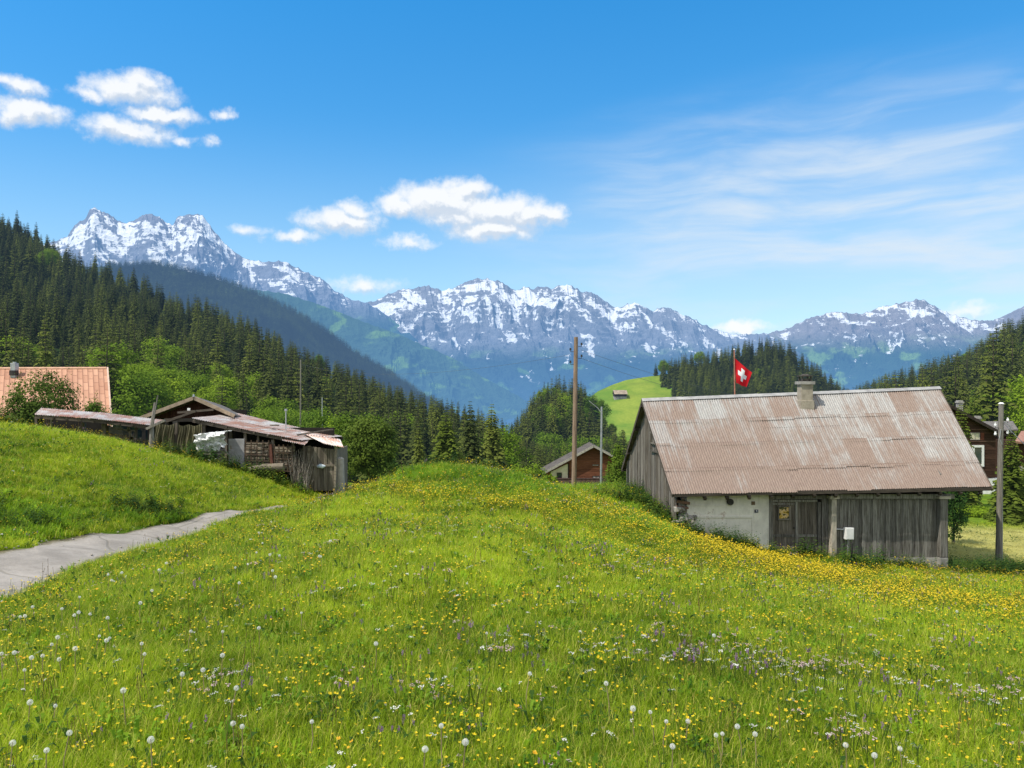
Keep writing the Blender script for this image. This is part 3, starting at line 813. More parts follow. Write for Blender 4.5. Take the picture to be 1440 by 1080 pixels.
allt = []   # region, species(0 spruce, 1 broadleaf), pos, h, px, pytop
CAPS = {"left": [(-330, 165), (-60, 250), (0, 283), (50, 300), (100, 335), (150, 355), (200, 378), (250, 402), (300, 418), (350, 438), (400, 470), (450, 493), (500, 512), (550, 536), (600, 548), (650, 562), (700, 580), (790, 640)],
        "knoll": [(600, 660), (690, 612), (715, 598), (735, 570), (755, 542), (775, 527), (792, 521), (812, 528), (835, 545), (850, 575), (870, 610), (1010, 660)],
        "dome": [(890, 515), (905, 508), (930, 503), (960, 494), (1000, 490), (1040, 477), (1075, 470), (1110, 477), (1145, 503), (1175, 528), (1200, 550), (1330, 600)],
        "right": [(1130, 560), (1190, 545), (1250, 519), (1300, 504), (1350, 488), (1385, 470), (1400, 452), (1440, 436), (1600, 380)]}
def fill(region, hill, n, hr, decid, vr=(0.0, 1.02), gap=5.2, test=None):
    us = RNG.uniform(hill.x0, hill.x1, n); vs = RNG.uniform(vr[0], vr[1], n) 
    X, Y, Z = hill.at(us, vs)
    ok = (us > -330) & (us < 1650)
    hs_ = RNG.uniform(hr[0], hr[1], n) * (1 + 0.22 * fbm(X / 60, Y / 60, 2, 4))
    idx = np.where(ok)[0]
    pts = [(X[i], Y[i]) for i in idx]; keep = poisson(pts, [gap * (0.8 + 0.5 * RNG.random()) for _ in idx])
    for k in keep:
        i = idx[k]
        pxb, pyb = proj(X[i], Y[i], Z[i]); _, pyt = proj(X[i], Y[i], Z[i] + hs_[i])
        if test is not None and not test(pxb, pyb, vs[i]): continue
        if hidden(pxb, pyt): continue
        d = 1 if decid(pxb, pyb, vs[i]) else 0
        h = hs_[i] * (RNG.uniform(.5, .85) if d else RNG.choice([1, 1, 1, .8, .65, 1.12]))
        lim = float(curve(CAPS[region], pxb)); pyt = 540 - F * (Z[i] + h) / Y[i]
        if pyt < lim + 6 * RNG.random():
            h -= (lim + 6 * RNG.random() - pyt) / F * Y[i]
            if h < 7: continue
        allt.append([region, d, (X[i], Y[i], Z[i] - 0.3), h, pxb, F * h / Y[i]])

def dec_left(px, py, v):
    n = float(fbm(np.array(px / 60.0), np.array(py / 45.0), 3, 77))
    low = v < 0.30 and 120 < px < 560
    return (n > 0.30 and low) or (n > -0.22 and v < 0.13 and 150 < px < 540) or (n > 0.85)
fill("left", left_hill, 48000, (12, 21), dec_left, gap=5.5)
fill("knoll", knoll, 3500, (15, 23), lambda px, py, v: (float(fbm(np.array(px / 20.0), np.array(py / 20.0), 2, 31)) > 0.35 and px > 740 and py > 575), gap=5.0)
def gh_test(px, py, v):
    if v > 1.01: return False
    edge = 900 + (py - 505) * 0.95 + 8 * math.sin(py * .4)
    return px > edge
fill("dome", green_hill, 22000, (15, 23), lambda px, py, v: (px < 935 and RNG.random() < .3) or float(fbm(np.array(px / 25.0), np.array(py / 20.0), 2, 35)) > 0.85, gap=4.1, test=gh_test)
fill("right", right_hill, 9000, (14, 27), lambda px, py, v: (v < 0.25 and px > 1390 and RNG.random() < .6) or RNG.random() < 0.02, gap=5.6, test=lambda px, py, v: not (1330 < px and v < 0.015))
# valley trees between the crest and the knoll
for i in range(2600):
    px = RNG.uniform(470, 930); Y = RNG.uniform(112, 330)
    x = (px - 720) / F * Y
    z = -19.5 - (Y - 120) * 0.09 if Y > 125 else -18.5
    h = RNG.uniform(12, 19); pyt = 540 - F * (z + h) / Y
    lim = curve([(470, 560), (600, 572), (650, 575), (700, 588), (720, 612), (760, 622), (840, 620), (880, 600), (930, 640)], px)
    if pyt < lim: h = max(9, h - (lim - pyt) / F * Y); pyt = 540 - F * (z + h) / Y
    if pyt < lim - 3: continue
    if 750 < px < 875 and Y < 135: continue
    if hidden(px, pyt): continue
    allt.append(["valley", 1 if RNG.random() < 0.04 else 0, (x, Y, z), h, px, F * h / Y])
vi = [i for i, a in enumerate(allt) if a[0] == "valley"]
kp = set(vi[k] for k in poisson([allt[i][2][:2] for i in vi], [5.6] * len(vi)))
allt = [a for i, a in enumerate(allt) if a[0] != "valley" or i in kp]

LAB = {"left": ("dark green spruce in the forest on the steep hillside behind the sheds", "spruces on the hillside behind the sheds"),
       "knoll": ("spruce on the small wooded knoll left of the bright pasture hill", "spruces on the small knoll"),
       "dome": ("spruce on the rounded wooded hilltop behind the red flag", "spruces on the rounded hilltop"),
       "right": ("dark spruce on the wooded slope above the dark wooden chalet", "spruces on the slope above the chalet"),
       "valley": ("dark pointed spruce in the valley behind the grassy mound", "spruces in the valley behind the mound")}
LABD = {"left": ("round bright green broadleaf tree at the foot of the dark hillside forest", "broadleaf trees at the foot of the hillside"),
        "knoll": ("light green broadleaf tree among the spruces of the small knoll", "broadleaf trees on the knoll"),
        "dome": ("green broadleaf tree at the edge of the rounded hilltop wood", "broadleaf trees on the rounded hilltop"),
        "right": ("bright broadleaf tree on the slope above the dark chalet", "broadleaf trees above the chalet"),
        "valley": ("pale green broadleaf tree among the valley spruces", "broadleaf trees in the valley")}
con = sorted([a for a in allt if a[1] == 0], key=lambda a: -a[5]); dec = sorted([a for a in allt if a[1] == 1], key=lambda a: -a[5])
print("conifers", len(con), "broadleaf", len(dec))
for a in con[:288]:
    k = RNG.integers(0, len(SPR)); tree("spruce_tree", SPR[k], a[2], a[3], RNG.uniform(0, 6.28), *LAB[a[0]], wx=float(RNG.uniform(.85, 1.2)))
for a in dec[:110]:
    k = RNG.integers(0, len(DEC)); tree("broadleaf_tree", DEC[k], a[2], a[3], RNG.uniform(0, 6.28), *LABD[a[0]], wx=float(RNG.uniform(.95, 1.35)))
rest = [(a, int(RNG.integers(0, len(SPR)))) for a in con[288:]] + [(a, len(SPR) + int(RNG.integers(0, len(DEC)))) for a in dec[110:]]
if rest:
    n = len(rest)
    s = np.array([a[3] for a, _ in rest]); wv = RNG.uniform(.85, 1.25, n)
    scatter("forest", [a[2] for a, _ in rest], np.stack([RNG.normal(0, .02, n), RNG.normal(0, .02, n), RNG.uniform(0, 6.28, n)], -1),
            np.stack([s * wv, s * wv, s], -1), [k for _, k in rest], MASS + MASSD, "dense far spruce forest covering the slopes")
# far forest on the blue ridge
M_SPR_B = make_mat("far_spruce", lambda nt: dict(color=nt.mix(nt.math('MULTIPLY', nt.rand(), nt.step(nt.noise(nt.pos(), 0.006, 5, .65), .35, .65)), (0.008, 0.018, 0.012), (0.10, 0.14, 0.04)), rough=0.9, spec=0.05), haze=ridge_hz)
fm = []
for k in range(3):
    fm.append(conifer_crown(300 + k, w=.2, whorls=8, per=5, dens=2, lowest=.02).mesh("far_spruce", M_SPR_B))
n = 15000
us = RNG.uniform(150, 640, n); vs = np.sqrt(RNG.uniform(0.12, 1.03, n))
X, Y, Z = ridge.at(us, vs); hh = RNG.uniform(12, 26, n)
scatter("ridge_forest", np.stack([X, Y, Z], -1), np.stack([np.zeros(n), np.zeros(n), RNG.uniform(0, 6.28, n)], -1), np.stack([hh * 1.3, hh * 1.3, hh], -1), RNG.integers(0, 3, n), fm, "dense forest on the blue ridge below the jagged peaks")
# ================================================================== building materials
def wood_mat(name, c1, c2, c3=None, grain='Z', rnd=0.45, dark_low=None):
    def b(nt):
        o = nt.obj(); a = nt.attr("rnd")
        off = nt.vmath('ADD', o, nt.vmath('MULTIPLY', nt.new_comb(a), (13, 7, 5)))
        st = {'Z': (9, 9, .55), 'X': (.55, 9, 9)}[grain]
        n = nt.noise(nt.scale(off, st), 2.6, 8, .72); big = nt.noise(o, 0.9, 5, .65); f = nt.noise(nt.scale(off, tuple(k * 2 for k in st)), 6, 4, .7)
        c = nt.mix(nt.step(n, .32, .7), c1, c2)
        if c3: c = nt.mix(nt.step(big, .5, .75, 0, .7), c, c3)
        c = nt.mix(nt.step(f, .55, .75, 0, .75), c, tuple(k * .4 for k in c1))
        k = nt.math('MULTIPLY_ADD', a, rnd * 2, 1 - rnd)
        kc = nt.new("ShaderNodeCombineColor"); [nt.l.new(k, kc.inputs[i]) for i in range(3)]
        c = nt.mix(1.0, c, kc.outputs[0], 'MULTIPLY')
        return dict(color=c, rough=.9, spec=.15, normal=nt.bump(n, .5, .01))
    return make_mat(name, b)
def _nc(self, a):
    x = self.new("ShaderNodeCombineXYZ"); [self.l.new(a, x.inputs[i]) for i in range(3)]; return x.outputs[0]
NT.new_comb = _nc

def tin_mat(name, base, light, rust, rust2, su, sv, amt=.5, low_rust=0.0, stain=1.0, metal=.12):
    """weathered corrugated sheets; uv in metres (u along the eave, v down the slope)"""
    def b(nt):
        uv = nt.new("ShaderNodeUVMap"); uv.uv_map = "uv"
        sp = nt.new("ShaderNodeSeparateXYZ"); nt.l.new(uv.outputs[0], sp.inputs[0])
        row = nt.math('FLOOR', nt.math('DIVIDE', sp.outputs[1], sv))
        colu = nt.math('FLOOR', nt.math('ADD', nt.math('DIVIDE', sp.outputs[0], su), nt.math('MULTIPLY', row, .37)))
        cb = nt.new("ShaderNodeCombineXYZ"); nt.l.new(colu, cb.inputs[0]); nt.l.new(row, cb.inputs[1])
        wn = nt.new("ShaderNodeTexWhiteNoise", noise_dimensions='2D'); nt.l.new(cb.outputs[0], wn.inputs[0]); cell = wn.outputs[0]
        run = nt.noise(nt.scale(uv.outputs[0], (4.5, .30, 1)), 1.5, 8, .72); blot = nt.noise(uv.outputs[0], .75, 6, .62, .4); fine = nt.noise(nt.scale(uv.outputs[0], (9, 1.6, 1)), 3, 6, .75)
        c = nt.mix(nt.step(fine, .3, .72), base, light)
        c = nt.mix(nt.step(cell, .0, 1., 0, .5), c, tuple(k * .78 for k in light))
        rr = nt.math('ADD', nt.math('ADD', nt.math('MULTIPLY', run, 1.05), nt.math('MULTIPLY', blot, .62)), nt.math('MULTIPLY', cell, .30))
        rr = nt.math('ADD', rr, nt.math('MULTIPLY', sp.outputs[1], low_rust))
        f1 = nt.step(rr, .98 - amt * .3, 1.36 - amt * .3)
        rc = nt.mix(nt.step(fine, .35, .7), rust, rust2)
        c = nt.mix(nt.math('MULTIPLY_ADD', f1, .74, .06), c, rc)
        # dirt lines at the sheet laps
        fr = nt.math('FRACT', nt.math('DIVIDE', nt.math('ADD', sp.outputs[1], nt.math('MULTIPLY', nt.math('SUBTRACT', nt.noise(nt.scale(uv.outputs[0], (1, .05, 1)), 2.5, 3), .5), .12)), sv))
        lap = nt.math('MULTIPLY', nt.step(fr, .06, .0), nt.step(blot, .36, .6))
        c = nt.mix(nt.math('MULTIPLY', lap, .65 * stain), c, (.12, .075, .055))
        sk = nt.step(fine, .66, .85, 0, .35)
        c = nt.mix(sk, c, tuple(k * 1.35 for k in light))
        return dict(color=c, rough=nt.step(f1, 0, 1, .6, .9), metal=nt.step(f1, 0, 1, metal, 0), spec=.35, normal=nt.bump(fine, .25, .01))
    return make_mat(name, b)

M_GREYWOOD = wood_mat("weathered_grey_planks", (.065, .058, .048), (.255, .245, .222), (.145, .138, .125), rnd=.4)
M_GABLEWOOD = wood_mat("sun_bleached_planks", (.085, .075, .062), (.24, .218, .185), (.15, .135, .12), rnd=.45)
M_DOORWOOD = wood_mat("dark_door_boards", (.055, .048, .038), (.18, .158, .13), rnd=.3)
M_BEAM = wood_mat("old_beam", (.05, .042, .034), (.12, .10, .08), grain='X', rnd=.3)
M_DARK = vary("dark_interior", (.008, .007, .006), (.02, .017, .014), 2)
M_TIN = tin_mat("corrugated_rusty_roof", (.25, .252, .245), (.42, .42, .405), (.175, .11, .08), (.265, .185, .14), 1.05, 1.32, amt=.42, low_rust=.055)
M_TIN_S = tin_mat("shed_rusty_sheets", (.50, .485, .46), (.85, .83, .78), (.36, .13, .07), (.52, .25, .15), .8, 1.1, amt=.5, low_rust=.0, metal=0)
M_TINDARK = vary("sheet_underside", (.05, .045, .04), (.12, .10, .09), 3)
M_CAPMETAL = vary("zinc_ridge_cap", (.30, .30, .30), (.46, .46, .45), 3, .5, metal=.3)
def plaster(nt):
    o = nt.obj(); n = nt.noise(o, 1.1, 7, .68); f = nt.noise(o, 9, 6, .7); sz = nt.new("ShaderNodeSeparateXYZ"); nt.l.new(o, sz.inputs[0])
    st = nt.noise(nt.scale(o, (3, 3, .35)), 2.2, 6, .7)
    c = nt.mix(nt.step(n, .3, .68), (.50, .475, .42), (.74, .71, .63))
    c = nt.mix(nt.step(st, .52, .75, 0, .55), c, (.30, .285, .245))
    c = nt.mix(nt.step(nt.math('ADD', n, nt.math('MULTIPLY', f, .4)), .82, .92, 0, .8), c, (.33, .22, .16))
    low = nt.math('ADD', nt.math('MULTIPLY', sz.outputs[2], -.5), nt.math('MULTIPLY', f, .8))
    c = nt.mix(nt.step(low, 1.25, 1.75, 0, .75), c, (.16, .155, .10))
    return dict(color=c, rough=.95, spec=.1, normal=nt.bump(f, .5, .015))
M_PLASTER = make_mat("stained_white_plaster", plaster)
def rubble(nt):
    o = nt.obj(); v = nt.new("ShaderNodeTexVoronoi"); nt.set(v.inputs["Vector"], o); v.inputs["Scale"].default_value = 3.2
    e = nt.new("ShaderNodeTexVoronoi", feature='DISTANCE_TO_EDGE'); nt.set(e.inputs["Vector"], o); e.inputs["Scale"].default_value = 3.2
    n = nt.noise(o, 7, 6, .7)
    sp = nt.new("ShaderNodeSeparateColor"); nt.l.new(v.outputs["Color"], sp.inputs[0])
    c = nt.mix(sp.outputs[0], (.22, .20, .17), (.40, .37, .32)); c = nt.mix(nt.step(n, .5, .8, 0, .6), c, (.14, .13, .10))
    c = nt.mix(nt.step(e.outputs[0], 0, .05), (.12, .11, .09), c)
    return dict(color=c, rough=.95, normal=nt.bump(nt.math('ADD', nt.step(e.outputs[0], 0, .09), nt.math('MULTIPLY', n, .5)), .8, .05))
M_RUBBLE = make_mat("rubble_stone", rubble)
M_CONC = vary("old_concrete", (.20, .195, .18), (.36, .35, .32), 3.5, .95, bump=.4, spots=(6, .62, (.13, .125, .10)))
M_STONEPOST = vary("sandstone_post", (.26, .235, .19), (.48, .43, .35), 8, .95, (1, 1, .4), bump=.5, spots=(5, .62, (.10, .09, .07)))
M_GALV = vary("galvanised_steel", (.35, .36, .37), (.5, .51, .52), 4, .45, metal=.6)
M_IRON = vary("dark_iron", (.02, .02, .022), (.05, .045, .04), 8, .6)
M_WHITEPL = vary("white_plastic", (.68, .69, .68), (.78, .78, .76), 5, .5)
M_GLASS = vary("dark_window_glass", (.02, .03, .035), (.05, .06, .07), 2, .08, spec=.8)
M_POLE = wood_mat("grey_pole_wood", (.12, .11, .095), (.27, .25, .22), rnd=.1)
M_POLE_B = wood_mat("brown_pole_wood", (.16, .11, .075), (.36, .26, .19), rnd=.1)
M_CABLE = vary("cable", (.08, .09, .10), (.12, .13, .14), 5, .6)

# ================================================================== barn
FX0, FY0, FS = 5.95, 27.5, .144
WN = Vector((FS, -1, 0)).normalized()      # outward normal of the front wall
WE = Vector((1, FS, 0)).normalized()
def FW(px, py, d=0.0):
    """point of the barn's front wall plane seen at a photo pixel, moved outward by d"""
    k = (px - 720) / F; Y = (FY0 - FS * FX0) / (1 - FS * k)
    return Vector((k * Y, Y, (540 - py) / F * Y)) + WN * d
EA = Vector((5.52, 27.0, -3.80)); EB = Vector((17.6, 28.69, -3.81)); RA = Vector((5.16, 31.15, -.62)); RB = Vector((17.95, 32.9, -.15))
FA = Vector((4.92, 35.2, -3.82)); FB = Vector((17.3, 36.9, -3.7))
barn = empty("barn", (10.8, 30.5, -6.0), "old barn with corrugated rusty tin roof, grey planks and white plaster corner", "barn")

def corrugated(a, b, c, d, nwave, rows, amp, mb, sag=0.0, uvs=(1, 1), seed=0, lap=0.018, per=6):
    """a-b upper edge, d-c lower edge (a above d); rows of lapped sheets"""
    R = random.Random(seed)
    a, b, c, d = map(Vector, (a, b, c, d)); n = (b - a).cross(d - a).normalized()
    if n.z < 0: n = -n
    W = (b - a).length; H = (d - a).length; nu = nwave * per
    sheets = {}
    for r in range(rows):
        v0, v1 = r / rows, (r + 1) / rows + (.035 if r < rows - 1 else 0)
        ring = []
        for vv, lift in ((v0, 0.0), ((v0 + v1) / 2, lap * .5), (v1, lap)):
            line = []
            for i in range(nu + 1):
                u = i / nu; sh = (r, int(u * W / uvs[0] + r * .37))
                if sh not in sheets: sheets[sh] = (R.uniform(-.006, .012), R.uniform(-.012, .012))
                q = sheets[sh]
                v_ = vv + (q[1] if lift == lap else 0)
                p = a.lerp(b, u).lerp(d.lerp(c, u), v_)
                z = math.sin(2 * math.pi * u * nwave) * amp + lift + q[0] + (R.uniform(-.004, .004) if i % per == 0 else 0)
                p = p + n * z + Vector((0, 0, -sag * math.sin(math.pi * u) * (1 - abs(2 * v_ - 1) * .3)))
                line.append((p, (u * W, v_ * H)))
            ring.append(line)
        for k in range(2):
            for i in range(nu):
                q = [ring[k][i], ring[k][i + 1], ring[k + 1][i + 1], ring[k + 1][i]]
                mb.poly([w[0] for w in q], .5, [w[1] for w in q])
mb = MB(); corrugated(RA, RB, EB, EA, 132, 4, .016, mb, sag=.03, seed=3)
roof = mb.build("roof", M_TIN, barn, smooth=True)
mb = MB(); corrugated(RA, RB, FB, FA, 60, 3, .016, mb, seed=4, per=4)
mb.build("rear_roof", M_TIN, barn, smooth=True)
mb = MB()                                   # ridge cap
for i in range(8):
    p, q = RA.lerp(RB, i / 8), RA.lerp(RB, (i + 1) / 8 + .004); j = Vector((0, 0, random.uniform(.0, .012)))
    sl = (EA - RA).normalized() * .17; sr = (FA - RA).normalized() * .17; u = Vector((0, 0, .045)) + j
    mb.poly([p + u, q + u, q + sl + u * .8, p + sl + u * .8]); mb.poly([q + u, p + u, p + sr + u * .8, q + sr + u * .8])
mb.build("ridge_cap", M_CAPMETAL, barn)
mb = MB()                                   # verge boards, purlins, rafters, eave beam
dn = Vector((0, 0, -.13))
for (r_, e_) in ((RA, EA), (RA, FA), (RB, EB), (RB, FB)):
    mb.bar(r_ + Vector((.02, 0, -.07)), e_ + Vector((.02, 0, -.07)), .035, .13)
for t in (0.03, .35, .7, .97):
    mb.bar(RA.lerp(EA, t) + dn, RB.lerp(EB, t) + dn, .12, .12); mb.bar(RA.lerp(FA, t) + dn, RB.lerp(FB, t) + dn, .12, .12)
for i in range(15):
    u = (i + .5) / 15; mb.bar(RA.lerp(RB, u) + dn * 1.6, EA.lerp(EB, u) + dn * 1.6 + Vector((0, .05, 0)), .10, .12)
mb.build("rafters", M_BEAM, barn)
mb = MB(); mb.bar(EA + Vector((.05, .02, -.05)), EB + Vector((-.02, .02, -.05)), .03, .10); mb.build("eave_board", M_BEAM, barn)

def wall_box(mb, px0, px1, py0, py1, d0, d1, r=None):
    """box on the front wall; bottom edges at py1 (left) .. may be a pair"""
    b0, b1 = py1 if isinstance(py1, tuple) else (py1, py1)
    t0, t1 = py0 if isinstance(py0, tuple) else (py0, py0)
    a = [FW(px0, b0, d1), FW(px1, b1, d1)]; e = [FW(px0, b0, d0), FW(px1, b1, d0)]
    def top(p, t): 
        q = p.copy(); q.z = (540 - t) / F * FW(px0, t).y; return q
    q0 = [FW(px0, t0, d1), FW(px1, t1, d1)]; q1 = [FW(px0, t0, d0), FW(px1, t1, d0)]
    for lo, hi in ((a, q0), (e, q1)):
        for k in (0, 1): lo[k].z = (540 - (b0, b1)[k]) / F * FW((px0, px1)[k], 0).y; hi[k].z = (540 - (t0, t1)[k]) / F * FW((px0, px1)[k], 0).y
    mb.hexa([a[0], a[1], e[1], e[0], q0[0], q0[1], q1[1], q1[0]], r)

# white plastered corner
mb = MB(); wall_box(mb, 966, 1081.5, 694, 800, -.35, 0)
mb.build("plaster_wall", M_PLASTER, barn)
mb = MB(); wall_box(mb, 972, 1058, 725.5, 728, 0, .035); wall_box(mb, 1057, 1058.2, 728, 775, 0, .012); wall_box(mb, 968, 1018, 710, 711.3, 0, .03)
mb.build("plaster_ledge", M_PLASTER, barn)
mb = MB(); c = FW(1026, 705.5); mb.tube([c + WN * -.05, c + WN * .10], .115, 18); mb.build("vent_pipe", M_IRON, barn)
mb = MB(); wall_box(mb, 1056.5, 1061.5, 705, 710, 0, .02); mb.build("brown_plaque", vary("brown_plaque", (.12, .08, .05), (.16, .11, .07), 20), barn)
mb = MB(); wall_box(mb, 1061, 1066, 716.5, 721, 0, .02); npl = mb.build("number_plate", vary("blue_enamel", (.01, .015, .05), (.015, .02, .06), 20, .4), barn)
mb = MB(); cc = [(1062.7, 718.0), (1064.4, 718.0), (1064.4, 719.6), (1062.7, 719.6)]
wall_box(mb, 1062.6, 1064.4, 717.4, 717.8, .02, .024); wall_box(mb, 1064.0, 1064.4, 717.8, 720.2, .02, .024); wall_box(mb, 1062.6, 1063.0, 717.8, 718.9, .02, .024); wall_box(mb, 1063.0, 1064.0, 718.6, 718.9, .02, .024)
mb.build("digit", M_WHITEPL, npl)
# rubble corner left of the plaster, and broken stones below
mb = MB(); R = random.Random(5)
wall_box(mb, 955, 966.5, 708, 790, -.5, -.03)
for i in range(30):
    px = R.uniform(950, 978); py = R.uniform(712, 760) + (px - 950) * .4; s = R.uniform(.09, .2); c = FW(px, py, R.uniform(.0, .14))
    pts = [c + Vector((R.uniform(-1, 1), R.uniform(-1, 1), R.uniform(-1, 1))).normalized() * s * R.uniform(.7, 1.1) for _ in range(8)]
    cx = Vector((s, s * .8, s * .6)); j = lambda: R.uniform(.7, 1.1)
    mb.hexa([c + Vector((-cx.x * j(), -cx.y * j(), -cx.z * j())), c + Vector((cx.x * j(), -cx.y * j(), -cx.z * j())), c + Vector((cx.x * j(), cx.y, -cx.z)), c + Vector((-cx.x, cx.y * j(), -cx.z)),
             c + Vector((-cx.x * j(), -cx.y * j(), cx.z * j())), c + Vector((cx.x * j(), -cx.y, cx.z * j())), c + Vector((cx.x, cx.y * j(), cx.z)), c + Vector((-cx.x * j(), cx.y, cx.z * j()))])
mb.build("rubble_corner", M_RUBBLE, barn, bevel=.03)
mb = MB(); mb.bar(FW(949, 704, .12), FW(968, 707, .1), .1, .1); mb.bar(FW(950, 712, .05), FW(967, 714, .05), .1, .07); mb.build("corner_beam", vary("reddish_beam", (.11, .06, .04), (.2, .12, .08), 6), barn)
# door
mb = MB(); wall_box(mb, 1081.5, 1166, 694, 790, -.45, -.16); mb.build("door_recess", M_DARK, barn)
mb = MB()
wall_box(mb, 1081.6, 1086.5, 697, 782, -.16, .02); wall_box(mb, 1150.5, 1154.5, 706, 784, -.14, .0); wall_box(mb, 1156, 1164.5, 696, 786, -.14, -.01)
wall_box(mb, 1086.6, 1164, 697, 702, -.16, -.02); wall_box(mb, 1086.6, 1150.4, 703, 706, -.16, -.04); wall_box(mb, 1086.6, 1150.4, 768, 776, -.15, .0)
mb.build("door_frame", M_GREYWOOD, barn)
door = MB()
xs_ = [1087, 1091.5, 1096.5, 1102, 1107.5, 1113.5, 1120.5, 1121.5, 1127, 1133, 1139, 1144.5, 1150.3]
for i in range(len(xs_) - 1):
    if i == 6: continue
    if 1095 < xs_[i] + 1 < 1112: # under and over the pane
        wall_box(door, xs_[i], xs_[i + 1] - .25, 706.3, 712, -.12, -.07 + random.uniform(-.008, .008)); wall_box(door, xs_[i], xs_[i + 1] - .25, 732, 768, -.12, -.07 + random.uniform(-.008, .008))
    else:
        wall_box(door, xs_[i], xs_[i + 1] - .25, 706.3, 768, -.12, -.07 + random.uniform(-.008, .008))
door = door.build("door", M_DOORWOOD, barn)
mb = MB(); wall_box(mb, 1119.6, 1122.3, 706, 768, -.07, -.03); wall_box(mb, 1087.4, 1119.4, 752, 755.5, -.064, -.045); wall_box(mb, 1122.5, 1150, 752, 755.5, -.064, -.045); wall_box(mb, 1087.4, 1119.4, 708, 710, -.064, -.045)
mb.build("door_batten", M_GREYWOOD, door)
mb = MB()
for b_ in ((1094.5, 1096.2, 711.5, 731.5), (1110.5, 1112.2, 711.5, 731.5), (1096.2, 1110.5, 711.5, 713.4), (1096.2, 1110.5, 729.6, 731.5)): wall_box(mb, b_[0], b_[1], b_[2], b_[3], -.064, -.02)
win = mb.build("window_frame", M_GABLEWOOD, door)
def notice_reflection(nt):
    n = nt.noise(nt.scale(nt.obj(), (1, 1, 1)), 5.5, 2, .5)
    return dict(color=nt.ramp(n, [(.40, (.03, .03, .02)), (.47, (.42, .26, .03)), (.55, (.60, .42, .22)), (.62, (.05, .05, .03))]), rough=.2, spec=.6)  # yellow reflection of a notice, painted into the pane colour
mb = MB(); wall_box(mb, 1096.3, 1110.4, 713.5, 729.5, -.075, -.055); mb.build("window_pane", make_mat("pane_yellow_reflection", notice_reflection), door)
mb = MB(); wall_box(mb, 1117, 1118.5, 741, 744, -.06, -.02); mb.build("door_latch", M_IRON, door)
# grey plank wall right
mb = MB(); R = random.Random(9); px = 1172.0
while px < 1318:
    w = R.uniform(3.6, 7.2); e = min(px + w, 1318.5)
    wall_box(mb, px, e - .22, R.uniform(701.5, 703), (R.uniform(781.5, 783.5) + (px - 1172) * .015,) * 2, -.06, R.uniform(-.004, .022)); px = e
plank = mb.build("plank_wall", M_GREYWOOD, barn)
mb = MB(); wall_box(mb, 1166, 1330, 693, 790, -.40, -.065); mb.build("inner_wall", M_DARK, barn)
mb = MB(); wall_box(mb, 1166, 1340, 694.5, 700.6, -.05, .10); wall_box(mb, 1172, 1317, 700.7, 702.0, -.02, .07); mb.build("header_beam", M_GREYWOOD, barn)
mb = MB(); wall_box(mb, 1176, 1319, 784.2, (800, 812), -.35, .045); mb.build("concrete_foot", M_CONC, barn)
for (x0, x1, y1, nm) in ((1165.5, 1172.5, 785, 0), (1317.5, 1327.5, 782, 1)):
    mb = MB(); wall_box(mb, x0, x1, 700.5, y1, -.05, .20, .5); c = mb.build("post", M_STONEPOST if nm == 0 else M_GREYWOOD, barn, bevel=.015)
    mb = MB(); wall_box(mb, x0 - 3, x1 + 3, 696.4, 700.4, -.04, .26, .9); mb.build("post_capital", M_STONEPOST, c)
mb = MB(); wall_box(mb, 1316.5, 1327, 783, 815, -.1, .24); mb.build("post_base", M_CONC, barn)
mb = MB(); wall_box(mb, 1328.2, 1331.5, 700, 806, -.5, .06); wall_box(mb, 1332, 1334, 700, 770, -1.2, -.9); mb.build("corner_board", M_GREYWOOD, barn)

# left gable: boards on the plane from the front corner to the far corner
G0 = Vector((5.80, 27.55, 0)); G1 = Vector((5.10, 34.75, 0)); GD = (G1 - G0); GN = Vector((-GD.y, GD.x, 0)).normalized()
def gable_top(t):      # roof underside height along the gable
    y = (G0 + GD * t).y
    return float(np.interp(y, [EA.y, RA.y, FA.y], [EA.z, RA.z, FA.z])) - .14
mb = MB(); R = random.Random(12); t = 0.0
while t < 1:
    w = R.uniform(.018, .032); e = min(1, t + w); off = GN * R.uniform(.0, .03)
    p, q = G0 + GD * t + off, G0 + GD * (e - .0015) + off
    zb = -4.95 + .45 * t + R.uniform(-.05, .03)
    bk = GN * -.03
    mb.hexa([Vector((p.x, p.y, zb)), Vector((q.x, q.y, zb)), Vector((q.x, q.y, zb)) + bk, Vector((p.x, p.y, zb)) + bk,
             Vector((p.x, p.y, gable_top(t))), Vector((q.x, q.y, gable_top(e))), Vector((q.x, q.y, gable_top(e))) + bk, Vector((p.x, p.y, gable_top(t))) + bk])
    if R.random() < .45:
        w2 = .05
        mb.hexa([Vector((q.x, q.y, zb)), Vector((q.x, q.y + w2, zb)), Vector((q.x, q.y + w2, zb)) + GN * .045, Vector((q.x, q.y, zb)) + GN * .045,
                 Vector((q.x, q.y, gable_top(e) - .05)), Vector((q.x, q.y + w2, gable_top(e) - .05)), Vector((q.x, q.y + w2, gable_top(e) - .05)) + GN * .045, Vector((q.x, q.y, gable_top(e) - .05)) + GN * .045], .8)
    t = e
mb.build("gable_boards", M_GABLEWOOD, barn)
mb = MB(); a, b = G0 + GN * .03, G1 + GN * .03    # low stone wall under the boards, with a sloping top
